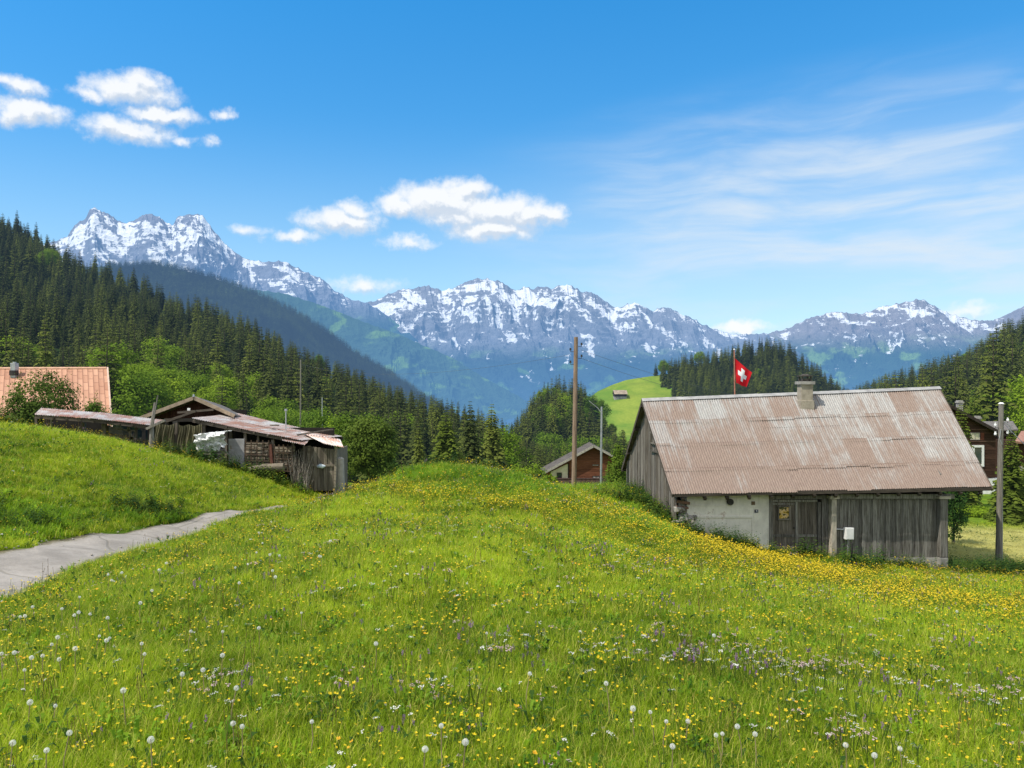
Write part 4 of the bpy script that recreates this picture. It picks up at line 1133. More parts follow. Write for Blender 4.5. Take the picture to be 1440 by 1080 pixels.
for i in range(14):
    p, q = a.lerp(b, i / 14), a.lerp(b, (i + .97) / 14); z0, z1 = -5.0 + .45 * i / 14 + random.uniform(-.06, .06), -5.0 + .45 * (i + 1) / 14 + random.uniform(-.06, .06); o_ = GN * random.uniform(.12, .24)
    mb.hexa([(p.x, p.y, -7), (q.x, q.y, -7), (q.x + o_.x, q.y + o_.y, -7), (p.x + o_.x, p.y + o_.y, -7), (p.x, p.y, z0), (q.x, q.y, z1), (q.x + o_.x, q.y + o_.y, z1 - .05), (p.x + o_.x, p.y + o_.y, z0 - .05)])
mb.build("stone_base", M_RUBBLE, barn)
# gable hatch frame and loose ladder hooks
mb = MB(); q = lambda t, z, d: Vector(((G0 + GD * t).x, (G0 + GD * t).y, z)) + GN * d
for (t0, z0, t1, z1) in ((.30, -2.6, .30, -1.9), (.42, -2.6, .42, -1.9), (.29, -1.9, .43, -1.9), (.29, -2.6, .43, -2.6), (.30, -2.3, .42, -2.3)): mb.bar(q(t0, z0, .07), q(t1, z1, .07), .06, .05)
mb.build("hatch_frame", M_GABLEWOOD, barn)
# remaining walls
mb = MB(); Rr = Vector((15.9, 28.95, 0)); Rb = Vector((15.0, 35.9, 0)); gt = lambda y: float(np.interp(y, [28.2, 32.5, 36.7], [-3.7, -.5, -3.7]))
for i in range(30):
    p, qv = Rr.lerp(Rb, i / 30), Rr.lerp(Rb, (i + .96) / 30); mb.hexa([(p.x, p.y, -7), (qv.x, qv.y, -7), (qv.x - .05, qv.y, -7), (p.x - .05, p.y, -7), (p.x, p.y, gt(p.y) - .2), (qv.x, qv.y, gt(qv.y) - .2), (qv.x - .05, qv.y, gt(qv.y) - .2), (p.x - .05, p.y, gt(p.y) - .2)])
for i in range(40):
    p, qv = G1.lerp(Rb, i / 40), G1.lerp(Rb, (i + .96) / 40); mb.hexa([(p.x, p.y, -7), (qv.x, qv.y, -7), (qv.x, qv.y - .05, -7), (p.x, p.y - .05, -7), (p.x, p.y, -3.85), (qv.x, qv.y, -3.85), (qv.x, qv.y - .05, -3.85), (p.x, p.y - .05, -3.85)])
mb.build("rear_walls", M_GREYWOOD, barn)
# chimney
mb = MB(); cx = P(1132, 560, 31.55); s = .235
mb.box(cx.x - s, cx.x + s, cx.y - s, cx.y + s, -1.6, .0); mb.box(cx.x - s - .04, cx.x + s + .04, cx.y - s - .04, cx.y + s + .04, -1.6, -.66)
ch = mb.build("chimney", vary("chimney_render", (.24, .21, .165), (.38, .34, .27), 4, .95, bump=.4, spots=(4, .6, (.25, .2, .14))), barn, bevel=.012)
mb = MB(); mb.box(cx.x - s - .07, cx.x + s + .07, cx.y - s - .07, cx.y + s + .07, -.02, .10); mb.build("chimney_collar", M_CONC, ch, bevel=.01)
mb = MB()
for a in (-1, 1):
    for b in (-1, 1): mb.box(cx.x + a * .17 - .025, cx.x + a * .17 + .025, cx.y + b * .17 - .025, cx.y + b * .17 + .025, .10, .30)
mb.box(cx.x - .24, cx.x + .24, cx.y - .24, cx.y + .24, .30, .34); mb.box(cx.x - .15, cx.x + .15, cx.y - .15, cx.y + .15, .10, .22)
mb.tube([(cx.x, cx.y, .34), (cx.x, cx.y, .40)], [.2, .1], 10)
mb.build("chimney_cowl", vary("sooty_metal", (.04, .035, .03), (.1, .09, .08), 5, .6), ch)

# electricity box on the plank wall
t = empty("electricity_box", FW(1191, 749, .03), "white electricity box with pipes on the grey plank wall", "electricity box")
mb = MB(); wall_box(mb, 1185.3, 1196.7, 741, 757.5, .03, .20, .5); mb.build("housing", M_WHITEPL, t, bevel=.012)
mb = MB(); wall_box(mb, 1186.3, 1195.7, 742.2, 756.3, .201, .21, .5); mb.build("lid", M_WHITEPL, t)
mb = MB(); mb.tube([FW(1190.5, 757.5, .08), FW(1190.5, 784, .08)], .022, 8); mb.tube([FW(1173, 743.6, .06), FW(1185.2, 744, .08)], .028, 8); mb.build("conduit", M_GALV, t)

def stake(px, py0, py1, Y, r, label, name="stake", mat=M_IRON, cat="stake", lean=0):
    a = P(px, py1, Y); g = Vector((a.x, a.y, min(a.z, gz(a.x, a.y)) - .15)); b = P(px + lean, py0, Y)
    mb = MB(); mb.tube([g, a, b], r, 8); o = mb.mesh(name, mat, tuple(g)); ob = bpy.data.objects.new(name, o); COL.objects.link(ob); ob.location = g
    return tag(ob, label, cat)
stake(1197, 764, 790, 26.6, .035, "short black stake in the grass before the plank wall", lean=1.5)

# ------------------------------------------------------------------ flag
fl = empty("flag", P(1033, 700, 34.5), "red square flag with white cross on a thin pole behind the barn ridge", "flag")
fY = 34.5
mb = MB(); mb.tube([P(1035.5, 730, fY), P(1032.5, 492, fY)], [.045, .025], 8); mb.build("flag_pole", vary("red_brown_pole", (.3, .12, .08), (.4, .2, .14), 5), fl)
mb = MB(); mb.tube([P(1032.5, 492, fY), P(1032.4, 490.3, fY)], [.045, .02], 8); mb.build("finial", M_GALV, fl)
c0, c1_, c2_, c3_ = P(1033.5, 504, fY), P(1057.5, 524, fY - .25), P(1049.5, 544.5, fY + .1), P(1034.8, 538.5, fY)
mb = MB(); N = 24; Pg = {}
for i in range(N + 1):
    for j in range(N + 1):
        u, v = i / N, j / N; p = c0.lerp(c1_, u).lerp(c3_.lerp(c2_, u), v)
        Pg[i, j] = p + Vector((0, math.sin(u * 9 + v * 2) * .07 * u + math.sin(v * 5 + u * 4) * .03, math.sin(u * 8) * .012))
for i in range(N):
    for j in range(N): mb.poly([Pg[i, j], Pg[i + 1, j], Pg[i + 1, j + 1], Pg[i, j + 1]], .5, [(i / N, j / N), ((i + 1) / N, j / N), ((i + 1) / N, (j + 1) / N), (i / N, (j + 1) / N)])
def flagm(nt):
    uv = nt.new("ShaderNodeUVMap"); uv.uv_map = "uv"; sp = nt.new("ShaderNodeSeparateXYZ"); nt.l.new(uv.outputs[0], sp.inputs[0])
    x = nt.math('ABSOLUTE', nt.math('SUBTRACT', sp.outputs[0], .5)); y = nt.math('ABSOLUTE', nt.math('SUBTRACT', sp.outputs[1], .5))
    def inr(a, b): return nt.math('MULTIPLY', nt.math('LESS_THAN', x, a), nt.math('LESS_THAN', y, b))
    m = nt.math('MAXIMUM', inr(.105, .31), inr(.31, .105))
    return dict(color=nt.mix(m, (.62, .012, .02), (.85, .85, .84)), rough=.7)
mb.build("flag_cloth", make_mat("flag_cloth", flagm, transl=.25), fl, smooth=True)

# ------------------------------------------------------------------ poles and cables
def utility_pole(name, label, top, bot, Y, r, mat, cat="pole", group=None, head=None, extra=.8):
    a, b = P(*bot, Y), P(*top, Y); g = gz(a.x, a.y)
    d = (a - b).normalized(); z = min(a.z, g) - .25; foot = a + d * ((a.z - z) / max(.2, -d.z))
    t = empty(name, foot, label, cat, group)
    mb = MB(); mb.tube([foot, foot.lerp(b, .5), b], [r * 1.15, r, r * .88], 14, .5); mb.build("shaft", mat, t, smooth=False)
    if head: head(t, b, r)
    return t
def head_right(t, b, r):
    mb = MB(); mb.tube([b, b + Vector((0, 0, .06))], [r * 1.05, r * .6], 14); mb.build("pole_cap", M_WHITEPL, t)
    for k, (dz, sx) in enumerate(((-.75, 1), (-.95, -1), (-1.25, 1), (-1.3, -1))):
        p = b + Vector((sx * (r + .01), -.02, dz)); q = p + Vector((sx * .13, 0, .0)); e = q + Vector((0, 0, .12))
        mb = MB(); mb.tube([p, q, e], .012, 6); h = mb.build("bracket", M_IRON, t)
        mb = MB(); mb.tube([e - Vector((0, 0, .05)), e, e + Vector((0, 0, .05)), e + Vector((0, 0, .09))], [.045, .05, .03, .035], 10); mb.build("insulator", M_WHITEPL, h)
    mb = MB(); mb.tube([b + Vector((.05, -r - .01, -.7)), b + Vector((.25, -.15, -.85)), b + Vector((.33, -.1, -1.15))], .018, 6); mb.tube([b + Vector((-.08, -r, -1.0)), b + Vector((-.15, -r - .02, -1.35)), b + Vector((-.05, -r - .02, -1.6))], .014, 6); mb.build("stay_bar", M_GALV, t)
pr = utility_pole("utility_pole", "thick grey wooden utility pole with brackets right of the barn", (1408, 568), (1404.3, 786), 31.0, .105, M_POLE, head=head_right)
mb = MB(); p0 = P(1404.3, 700, 31.0); mb.tube([p0 + Vector((.14, -.03, 2.0)), p0 + Vector((.11, -.06, -2.4))], .02, 6); mb.build("cable_duct", M_GALV, pr)
def head_mid(t, b, r):
    for dz, sx in ((-.4, 1), (-.62, -1), (-.9, 1), (-1.15, -1)):
        p = b + Vector((sx * r, 0, dz)); q = p + Vector((sx * .14, 0, 0)); e = q + Vector((0, 0, .1))
        mb = MB(); mb.tube([p, q, e], .014, 6); h = mb.build("bracket", M_IRON, t)
        mb = MB(); mb.tube([e - Vector((0, 0, .04)), e + Vector((0, 0, .06))], [.045, .035], 8); mb.build("insulator", M_IRON, h)
utility_pole("utility_pole", "tall brown wooden utility pole rising behind the grassy mound", (810, 474), (807, 694), 33, .095, M_POLE_B, head=head_mid)
def head_lamp(t, b, r):
    mb = MB(); mb.tube([b - Vector((0, 0, .4)), b + Vector((-.2, 0, -.1)), b + Vector((-.75, 0, .35))], .02, 6); mb.build("lamp_arm", M_GALV, t)
utility_pole("lamp_post", "thin grey metal post in front of the brown chalet", (846, 572), (845, 700), 46, .06, M_GALV, cat="post", head=head_lamp)
utility_pole("utility_pole", "thin pale pole among the light trees behind the rusty shed", (423, 506), (422.5, 600), 75, .075, M_POLE)
utility_pole("utility_pole", "short thin white pole right of the taller pale pole behind the shed", (453, 559), (453, 600), 70, .045, M_GALV)
def cable(pts, r, label, sag=.0):
    a, b = pts; n = 24; L = []
    for i in range(n + 1):
        t = i / n; p = a.lerp(b, t); p.z -= sag * 4 * t * (1 - t); L.append(p)
    mb = MB(); mb.tube(L, r, 5); o = mb.build("cable", M_CABLE); return tag(o, label, "cable")
b0 = P(810, 492, 33)
cable((b0 + Vector((.2, 0, 0)), P(1160, 566, 75)), .007, "upper thin cable running from the brown pole towards the barn ridge", .8)
cable((b0 + Vector((.2, 0, -.35)), P(1160, 574, 75)), .007, "lower thin cable running from the brown pole towards the barn ridge", .9)
cable((b0 + Vector((-.2, 0, -.2)), P(423, 512, 75)), .0055, "thin cable running from the brown pole left over the valley trees", .9)
cable((P(1412, 596, 31), P(1560, 730, 24)), .014, "dark cable running down to the right from the grey pole", .1)

# ================================================================== chalets
M_CHALET = wood_mat("red_brown_chalet_boards", (.08, .030, .017), (.19, .078, .042), grain='X', rnd=.3)
M_CHALET_D = wood_mat("dark_chalet_boards", (.028, .015, .011), (.065, .034, .024), grain='X', rnd=.3)
M_CREAM = vary("cream_plaster", (.55, .50, .33), (.66, .61, .42), 3, .95)
M_WHITEW = vary("white_wall", (.6, .6, .6), (.75, .75, .74), 3, .9)
M_SLATE = vary("grey_roof_sheets", (.10, .09, .08), (.19, .175, .16), 2, .8, spots=(3, .6, (.12, .1, .09)))
M_FASCIA = vary("pale_fascia", (.26, .24, .21), (.4, .37, .33), 4)
def gable_house(root, peak, el, er, base_z, depth, wall, roofm, fascia=None, oh=.5, yaw=0.0, inset=.0, boards=True):
    """gable end facing the viewer. peak, el, er: roof points of the front verge (same Y)"""
    Y = peak.y; fasc = fascia or M_FASCIA
    bk = Vector((math.sin(yaw) * depth, depth, 0))
    for nm, e in (("roof", el), ("roof", er)):
        mb = MB()
        a, b, c, d = peak, peak + bk, e + bk, e
        up = Vector((0, 0, .12))
        mb.hexa([d, c, b, a, d + up, c + up, b + up, a + up]); mb.build(nm, roofm, root)
        mb = MB(); mb.bar(a + Vector((0, -.03, .02)), d + Vector((0, -.03, .02)), .06, .26, up=(0, 0, 1)); mb.build("verge_board", fasc, root)
    # front wall: horizontal boards clipped to the gable
    wl, wr = el.lerp(peak, inset), er.lerp(peak, inset)
    yw = Y + oh; mb = MB(); z = base_z; zs = peak.z
    def xr(z):
        def side(e, sgn):
            if z <= e.z: return e.x + sgn * oh * .9
            return e.x + (peak.x - e.x) * (z - e.z) / (peak.z - e.z) + sgn * .05
        return side(el, 1), side(er, -1)
    hgt = .28 if boards else 1.0
    while z < zs - .12:
        z1 = min(z + hgt, zs - .08); a0, b0_ = xr(z); a1, b1 = xr(z1)
        a0 = max(a0, xr(base_z)[0]); a1 = max(a1, xr(base_z)[0]); b0_ = min(b0_, xr(base_z)[1]); b1 = min(b1, xr(base_z)[1])
        j = random.uniform(0, .02)
        mb.hexa([(a0, yw - j, z), (b0_, yw - j, z), (b0_, yw + .2, z), (a0, yw + .2, z), (a1, yw - j, z1 - .015), (b1, yw - j, z1 - .015), (b1, yw + .2, z1 - .015), (a1, yw + .2, z1 - .015)]); z = z1
    mb.build("gable_wall", wall, root)
    mb = MB(); x0, x1 = xr(base_z); 
    for x, sg in ((x0, 1), (x1, -1)):
        e = el if sg > 0 else er
        mb.hexa([(x, yw + .21, base_z), (x + .2 * sg, yw + .21, base_z), (x + .2 * sg + bk.x, yw + depth - 1, base_z), (x + bk.x, yw + depth - 1, base_z), (x, yw + .21, e.z + .2), (x + .2 * sg, yw + .21, e.z + .2), (x + .2 * sg + bk.x, yw + depth - 1, e.z + .2), (x + bk.x, yw + depth - 1, e.z + .2)])
    mb.build("side_wall", wall, root)
    return yw
def window(root, px0, px1, py0, py1, Y, frame, fw=.08, mull=True, glass=M_GLASS):
    a, b = P(px0, py1, Y), P(px1, py0, Y); mb = MB()
    mb.box(a.x, a.x + fw, Y - .06, Y + .05, a.z, b.z); mb.box(b.x - fw, b.x, Y - .06, Y + .05, a.z, b.z)
    mb.box(a.x + fw, b.x - fw, Y - .06, Y + .05, b.z - fw, b.z); mb.box(a.x + fw, b.x - fw, Y - .06, Y + .05, a.z, a.z + fw)
    if mull: mb.box((a.x + b.x) / 2 - fw / 3, (a.x + b.x) / 2 + fw / 3, Y - .05, Y + .03, a.z + fw, b.z - fw)
    w = mb.build("window", frame, root)
    mb = MB(); mb.box(a.x + fw, b.x - fw, Y - .015, Y + .0, a.z + fw, b.z - fw); mb.build("pane", glass, w)
    return w
Yc = 95
t = empty("chalet", P(835, 690, Yc + 5), "brown gabled chalet with cream plaster side and balcony beyond the mound", "chalet")
yw = gable_house(t, P(835, 627.5, Yc), P(762, 667, Yc), P(905, 665, Yc), -15.2, 5.5, M_CHALET, vary('brown_grey_roof', (.06, .052, .045), (.12, .105, .09), 2), oh=.6)
mb = MB(); Yp = yw - .05; a, b = P(774.5, 673, Yp), P(799.5, 651.5, Yp); zl = P(0, 663.5, Yp).z
mb.hexa([(a.x, Yp, a.z), (b.x, Yp, a.z), (b.x, Yp + .12, a.z), (a.x, Yp + .12, a.z), (a.x, Yp, zl), (b.x, Yp, b.z), (b.x, Yp + .12, b.z), (a.x, Yp + .12, zl)]); mb.build("plaster_panel", M_CREAM, t)
mb = MB(); a, b = P(773.5, 673.5, Yp), P(776, 664, Yp); mb.box(P(798.6, 0, Yp).x, P(800.5, 0, Yp).x, Yp - .06, Yp + .1, P(0, 673, Yp).z, P(0, 650.5, Yp).z); mb.build("corner_post", M_CHALET_D, t)
window(t, 783, 790, 664.5, 672, Yp - .05, M_CHALET_D, .07)
window(t, 833, 843, 669, 672.7, yw - .03, M_CHALET_D, .05, glass=M_FASCIA); window(t, 833, 842, 653, 655, yw - .03, M_CHALET_D, .03, False, glass=M_FASCIA)
mb = MB(); a, b = P(773, 683, yw - 1.0), P(852, 673.5, yw - 1.0)
for i in range(40):
    x = a.x + (b.x - a.x) * i / 40; mb.box(x, x + (b.x - a.x) / 40 - .02, yw - 1.0, yw - .96, a.z, b.z)
mb.box(a.x, b.x, yw - 1.05, yw - .9, b.z + .005, b.z + .1); mb.box(a.x, b.x, yw - .99, yw + .0, a.z - .15, a.z - .01); mb.build("balcony", vary("dark_balcony_boards", (.07, .04, .04), (.12, .075, .07), 3, rnd=.2), t)
mb = MB()
for px in (775, 787, 800, 815, 830, 846): p = P(px, 690, yw - 1); mb.box(p.x, p.x + .14, yw - 1, yw - .86, -15, a.z - .15)
mb.build("post", M_CHALET_D, t)
mb = MB(); p = P(789, 680, yw - .03); mb.box(p.x, P(800, 0, yw).x, yw - .02, yw - .01, -15, a.z - .2); mb.build("lower_door", M_GREYWOOD, t)

Yr = 70
t = empty("chalet", P(1360, 680, Yr + 4), "dark brown chalet with white framed window behind the barn's right end", "chalet")
yw = gable_house(t, P(1308, 556, Yr), P(1205, 612, Yr), P(1413, 612.5, Yr), P(0, 673, Yr).z, 9, M_CHALET_D, M_SLATE, fascia=vary("dark_verge", (.02, .015, .013), (.04, .03, .025), 3), oh=.55)
mb = MB(); mb.box(P(1240, 0, yw).x, P(1407, 0, yw).x, yw - .02, yw + 5, -12, P(0, 672.9, yw).z); mb.build("basement_wall", M_WHITEW, t)
window(t, 1364.5, 1377.5, 608.5, 618.5, yw - .03, M_FASCIA, .07, True, glass=vary("pale_curtain", (.45, .42, .32), (.6, .56, .42), 3, .5))
window(t, 1367, 1383.5, 626, 656, yw - .04, M_WHITEW, .2, False)
mb = MB(); mb.box(P(1378.5, 0, yw).x, P(1383.5, 0, yw).x, yw - .05, yw - .02, P(0, 618.5, yw).z, P(0, 608.5, yw).z); mb.build("shutter", vary("red_shutter", (.11, .03, .02), (.15, .05, .03), 3), t)
mb = MB(); mb.box(P(1340, 0, yw).x, P(1402, 0, yw).x, yw - .06, yw - .01, P(0, 621, yw).z, P(0, 619.8, yw).z); mb.box(P(1345, 0, yw).x, P(1395, 0, yw).x, yw - .06, yw - .01, P(0, 604.2, yw).z, P(0, 603.2, yw).z); mb.build("ledge_board", vary("ledge", (.09, .05, .035), (.14, .08, .06), 3), t)
for (px0, px1, pt, pb, Yk) in ((1348.5, 1354.5, 563, 590, 72.5), (1374.5, 1379.5, 585, 600, 72)):
    mb = MB(); a, b = P(px0, pb, Yk), P(px1, pt, Yk); mb.box(a.x, b.x, Yk, Yk + .5, a.z, b.z); mb.box(a.x - .06, b.x + .06, Yk - .06, Yk + .56, b.z - .25, b.z - .12); mb.build("chimney", M_CONC, t)
t = empty("house", P(1400, 680, 84), "grey roofed house partly hidden behind the dark chalet and the pole", "house")
mb = MB(); a, b, c, d = P(1350, 593, 88), P(1424, 592, 88), P(1432, 604, 83), P(1346, 605, 83); mb.slab(d, c, b, a, .15); mb.build("roof", M_SLATE, t)
mb = MB(); mb.box(P(1352, 0, 84).x, P(1425, 0, 84).x, 84, 87.5, -12, P(0, 603.5, 84).z); mb.build("wall", M_CHALET_D, t)
t = empty("house", P(1470, 680, 78), "brown house with reddish roof cut off at the right edge of the frame", "house")
mb = MB(); a, b, c, d = P(1436, 606, 84), P(1560, 600, 84), P(1570, 622, 78), P(1427, 621, 78); mb.slab(d, c, b, a, .2); mb.build("roof", vary("reddish_tiles", (.24, .12, .09), (.36, .2, .15), 3), t)
mb = MB(); mb.box(P(1433, 0, 79).x, P(1560, 0, 79).x, 79, 83.5, -12, P(0, 621.5, 79).z); mb.build("wall", M_CHALET_D, t)
mb = MB(); mb.box(P(1432, 0, 78.9).x, P(1560, 0, 78.9).x, 78.8, 79, P(0, 660, 79).z - .1, P(0, 656, 79).z); mb.build("balcony", M_FASCIA, t)
mb = MB(); mb.box(P(1429, 0, 78).x, P(1560, 0, 78).x, 78.5, 78.9, -12, P(0, 670, 78).z); mb.build("basement_wall", M_WHITEW, t)

# hut on the pasture
vv = np.linspace(0, 1, 400); xx, yy, zz = green_hill.at(np.full(400, 872.0), vv); k_ = int(np.argmin(np.abs(540 - F * zz / yy - 559))); hp = Vector((xx[k_], yy[k_], zz[k_])); sc = hp.y / F
t = empty("hut", hp, "small wooden hut with tan roof on the bright pasture hill", "hut")
mb = MB(); w, dp = 9.0 * sc, 4.0
mb.box(hp.x - w, hp.x + w * .9, hp.y - dp, hp.y + dp, hp.z - 2.5, hp.z + 1.6 * sc); mb.build("stone_wall", vary("hut_stone", (.2, .19, .17), (.42, .4, .37), .5, haze=6000), t)
mb = MB(); mb.box(hp.x - w, hp.x + w * .9, hp.y - dp - .1, hp.y + dp, hp.z + 1.65 * sc, hp.z + 5.2 * sc); mb.build("timber_wall", vary("hut_timber", (.03, .02, .015), (.06, .045, .035), .6, haze=9000), t)
mb = MB(); a = Vector((hp.x - w * 1.1, hp.y, hp.z + 10.5 * sc)); b = Vector((hp.x + w * 1.0, hp.y, hp.z + 10.5 * sc)); lo = Vector((.3, -dp - 1.6, -5.5 * sc)); hi = Vector((0, dp + 1.2, -5.5 * sc))
mb.slab(a + lo, b + lo, b, a, .25); mb.slab(a, b, b + hi, a + hi, .25); mb.build("roof", vary("hut_roof", (.2, .16, .12), (.34, .28, .21), .4, haze=9000), t)

# ------------------------------------------------------------------ tiled house at the left
t = empty("house", P(60, 640, 48), "house with salmon tiled roof and small chimney at the left edge", "house")
def tile_m(nt):
    uv = nt.new("ShaderNodeUVMap"); uv.uv_map = "uv"; sp = nt.new("ShaderNodeSeparateXYZ"); nt.l.new(uv.outputs[0], sp.inputs[0])
    u = nt.math('DIVIDE', sp.outputs[0], .33); ci = nt.math('FLOOR', u)
    v = nt.math('ADD', nt.math('DIVIDE', sp.outputs[1], .98), nt.math('MULTIPLY', nt.math('MODULO', ci, 2.0), .5)); ri = nt.math('FLOOR', v)
    cb = nt.new("ShaderNodeCombineXYZ"); nt.l.new(ci, cb.inputs[0]); nt.l.new(ri, cb.inputs[1]); wn = nt.new("ShaderNodeTexWhiteNoise", noise_dimensions='2D'); nt.l.new(cb.outputs[0], wn.inputs[0])
    fu = nt.math('FRACT', u); fv = nt.math('FRACT', v)
    c = nt.mix(wn.outputs[0], (.36, .185, .12), (.50, .285, .19))
    e = nt.math('MULTIPLY', nt.step(nt.math('ABSOLUTE', nt.math('SUBTRACT', fu, .5)), .5, .40), nt.step(fv, .985, .93))
    c = nt.mix(e, (.25, .12, .08), c); n = nt.noise(uv.outputs[0], .9, 5, .6)
    c = nt.mix(nt.step(n, .5, .8, 0, .4), c, (.33, .2, .15))
    h = nt.math('ADD', nt.math('SINE', nt.math('MULTIPLY', fu, math.pi)), nt.math('MULTIPLY', fv, .8))
    return dict(color=c, rough=.85, normal=nt.bump(nt.math('MULTIPLY', e, h), .8, .04))
M_TILE = make_mat("salmon_roof_tiles", tile_m)
r0, r1, e1_, e0_ = P(-160, 519, 50), P(150, 518, 50), P(156, 602, 44.5), P(-180, 604, 44.5)
W_, H_ = (r1 - r0).length, (e0_ - r0).length
mb = MB(); n_ = 40
for i in range(n_):
    u0, u1 = i / n_, (i + 1) / n_
    for j in range(8):
        v0, v1 = j / 8, (j + 1) / 8; q = [(u0, v0), (u1, v0), (u1, v1), (u0, v1)]
        mb.poly([r0.lerp(r1, u).lerp(e0_.lerp(e1_, u), v) for u, v in q], .5, [(u * W_, v * H_) for u, v in q])
mb.build("roof", M_TILE, t)
mb = MB(); bkE = Vector((-3.6, 5.5, -3.4)); mb.slab(r1 - Vector((0, 0, .03)), r0 - Vector((0, 0, .03)), r0 + bkE, r1 + bkE, .12); mb.build("rear_roof", M_TILE, t)
mb = MB(); mb.tube([r0, r1], .10, 10, .6); mb.build("ridge_tiles", vary("ridge_tile", (.5, .3, .2), (.6, .38, .27), 4), t)
mb = MB(); mb.bar(r1 + Vector((.05, 0, 0)), e1_ + Vector((.05, 0, 0)), .09, .2); mb.bar(e0_ + Vector((0, -.02, -.1)), e1_ + Vector((0, -.02, -.1)), .05, .2); mb.build("verge_board", vary("pale_verge", (.5, .36, .28), (.6, .45, .36), 3), t)
mb = MB(); mb.hexa([(e0_.x + .6, 45.3, -7), (e1_.x - .7, 45.3, -7), (e1_.x - 6, 54, -7), (e0_.x - 3, 54, -7), (e0_.x + .6, 45.3, -2.6), (e1_.x - .7, 45.3, -2.6), (e1_.x - 6, 54, -2.6), (e0_.x - 3, 54, -2.6)])
mb.build("wall", M_WHITEW, t)
mb = MB(); c = P(20.5, 520, 49.2); mb.box(c.x - .15, c.x + .15, c.y - .2, c.y + .2, c.z - .5, c.z + .42); k_ = mb.build("chimney", M_GALV, t, bevel=.01)
mb = MB(); mb.box(c.x - .18, c.x + .18, c.y - .26, c.y + .1, c.z - .35, c.z - .04); mb.build("chimney_flashing", M_IRON, k_)
mb = MB(); mb.tube([(c.x, c.y, c.z + .42), (c.x, c.y, c.z + .5)], .1, 10); mb.build("chimney_cowl", M_GALV, k_)

# ================================================================== the old farm sheds at the left
M_OLD = wood_mat("old_shed_boards", (.10, .085, .065), (.27, .235, .19), (.16, .14, .115), rnd=.45)
M_OLDX = wood_mat("old_shed_logs", (.15, .125, .095), (.38, .33, .26), grain='X', rnd=.45)
# lean-to
t = empty("open_shelter", P(130, 625, 31), "low open shelter with long rusty tin roof on crooked posts", "shelter")
a, b, c, d = P(58, 573.5, 33), P(233, 591, 32.2), P(214, 598.8, 29.6), P(48, 583.5, 30.2)
mb = MB(); m1, m2 = a.lerp(b, .5) + Vector((0, 0, .05)), d.lerp(c, .5) + Vector((0, 0, .06))
corrugated(a, m1, m2, d, 34, 1, .016, mb, seed=7); corrugated(m1 + Vector((-.1, 0, .02)), b, c, m2 + Vector((-.1, 0, .02)), 34, 1, .016, mb, seed=8); mb.build("roof", M_TIN_S, t, smooth=True)
mb = MB()
mb.bar(d + Vector((0, .1, -.08)), m2 + Vector((0, .1, -.08)), .09, .12); mb.bar(m2 + Vector((0, .1, -.08)), c + Vector((0, .1, -.08)), .09, .12); mb.bar(a - Vector((0, 0, .12)), b - Vector((0, 0, .12)), .1, .12)
for i in range(9): u = (i + .5) / 9; mb.bar(a.lerp(b, u) - Vector((0, 0, .06)), d.lerp(c, u) - Vector((0, 0, .06)), .07, .07)
mb.build("rafters", M_BEAM, t)
for (px, pt, Y, w, ln) in ((51, 586, 30.4, .10, -3), (73, 590, 31.5, .07, 5), (118, 594, 32.5, .12, 0), (147, 596, 30.6, .16, 0), (152, 598, 32.5, .1, 0), (192, 598, 30.6, .08, 2)):
    mb = MB(); q = P(px, pt, Y); g = gz(q.x, q.y); f_ = Vector((q.x - ln / F * Y, q.y, g - .3)); mb.bar(f_, q, w, w, up=(0, 1, 0)); mb.build("post", M_OLD, t)
mb = MB()
for (px0, px1, p0_, p1_, Y) in ((153, 172, 600, 620, 32), (170, 182, 604, 622, 32.3)): q0, q1 = P(px0, p1_, Y), P(px1, p0_, Y); mb.box(q0.x, q1.x, Y, Y + .05, q0.z - .4, q1.z)
mb.build("back_panel", vary("grey_panels", (.2, .2, .19), (.36, .35, .33), 3, spots=(4, .6, (.1, .09, .07))), t)
mb = MB()
for (x0, y0, x1, y1, w) in ((152, 610, 212, 621, .1), (152, 618, 212, 627, .12), (160, 603, 192, 606, .06), (180, 600, 190, 628, .1)): mb.bar(P(x0, y0, 31), P(x1, y1, 31), .05, w)
mb.build("rail", M_OLD, t)
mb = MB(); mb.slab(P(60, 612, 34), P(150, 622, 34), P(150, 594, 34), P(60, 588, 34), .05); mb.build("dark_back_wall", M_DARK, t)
# tall crooked post with thin rods
mb = MB(); q = P(213, 635, 29.4); q.z = gz(q.x, q.y) - .2; mb.tube([q, P(213.5, 600, 29.4), P(218, 566, 29.5)], [.12, .075, .045], 8); mb.tube([P(214, 604, 29.3), P(222, 556, 29.3)], .02, 6); mb.bar(P(206, 603, 29.3), P(232, 591, 29.3), .07, .09)
o = mb.build("fence_post", M_POLE); tag(o, "tall crooked grey post between the open shelter and the hay barn", "post")

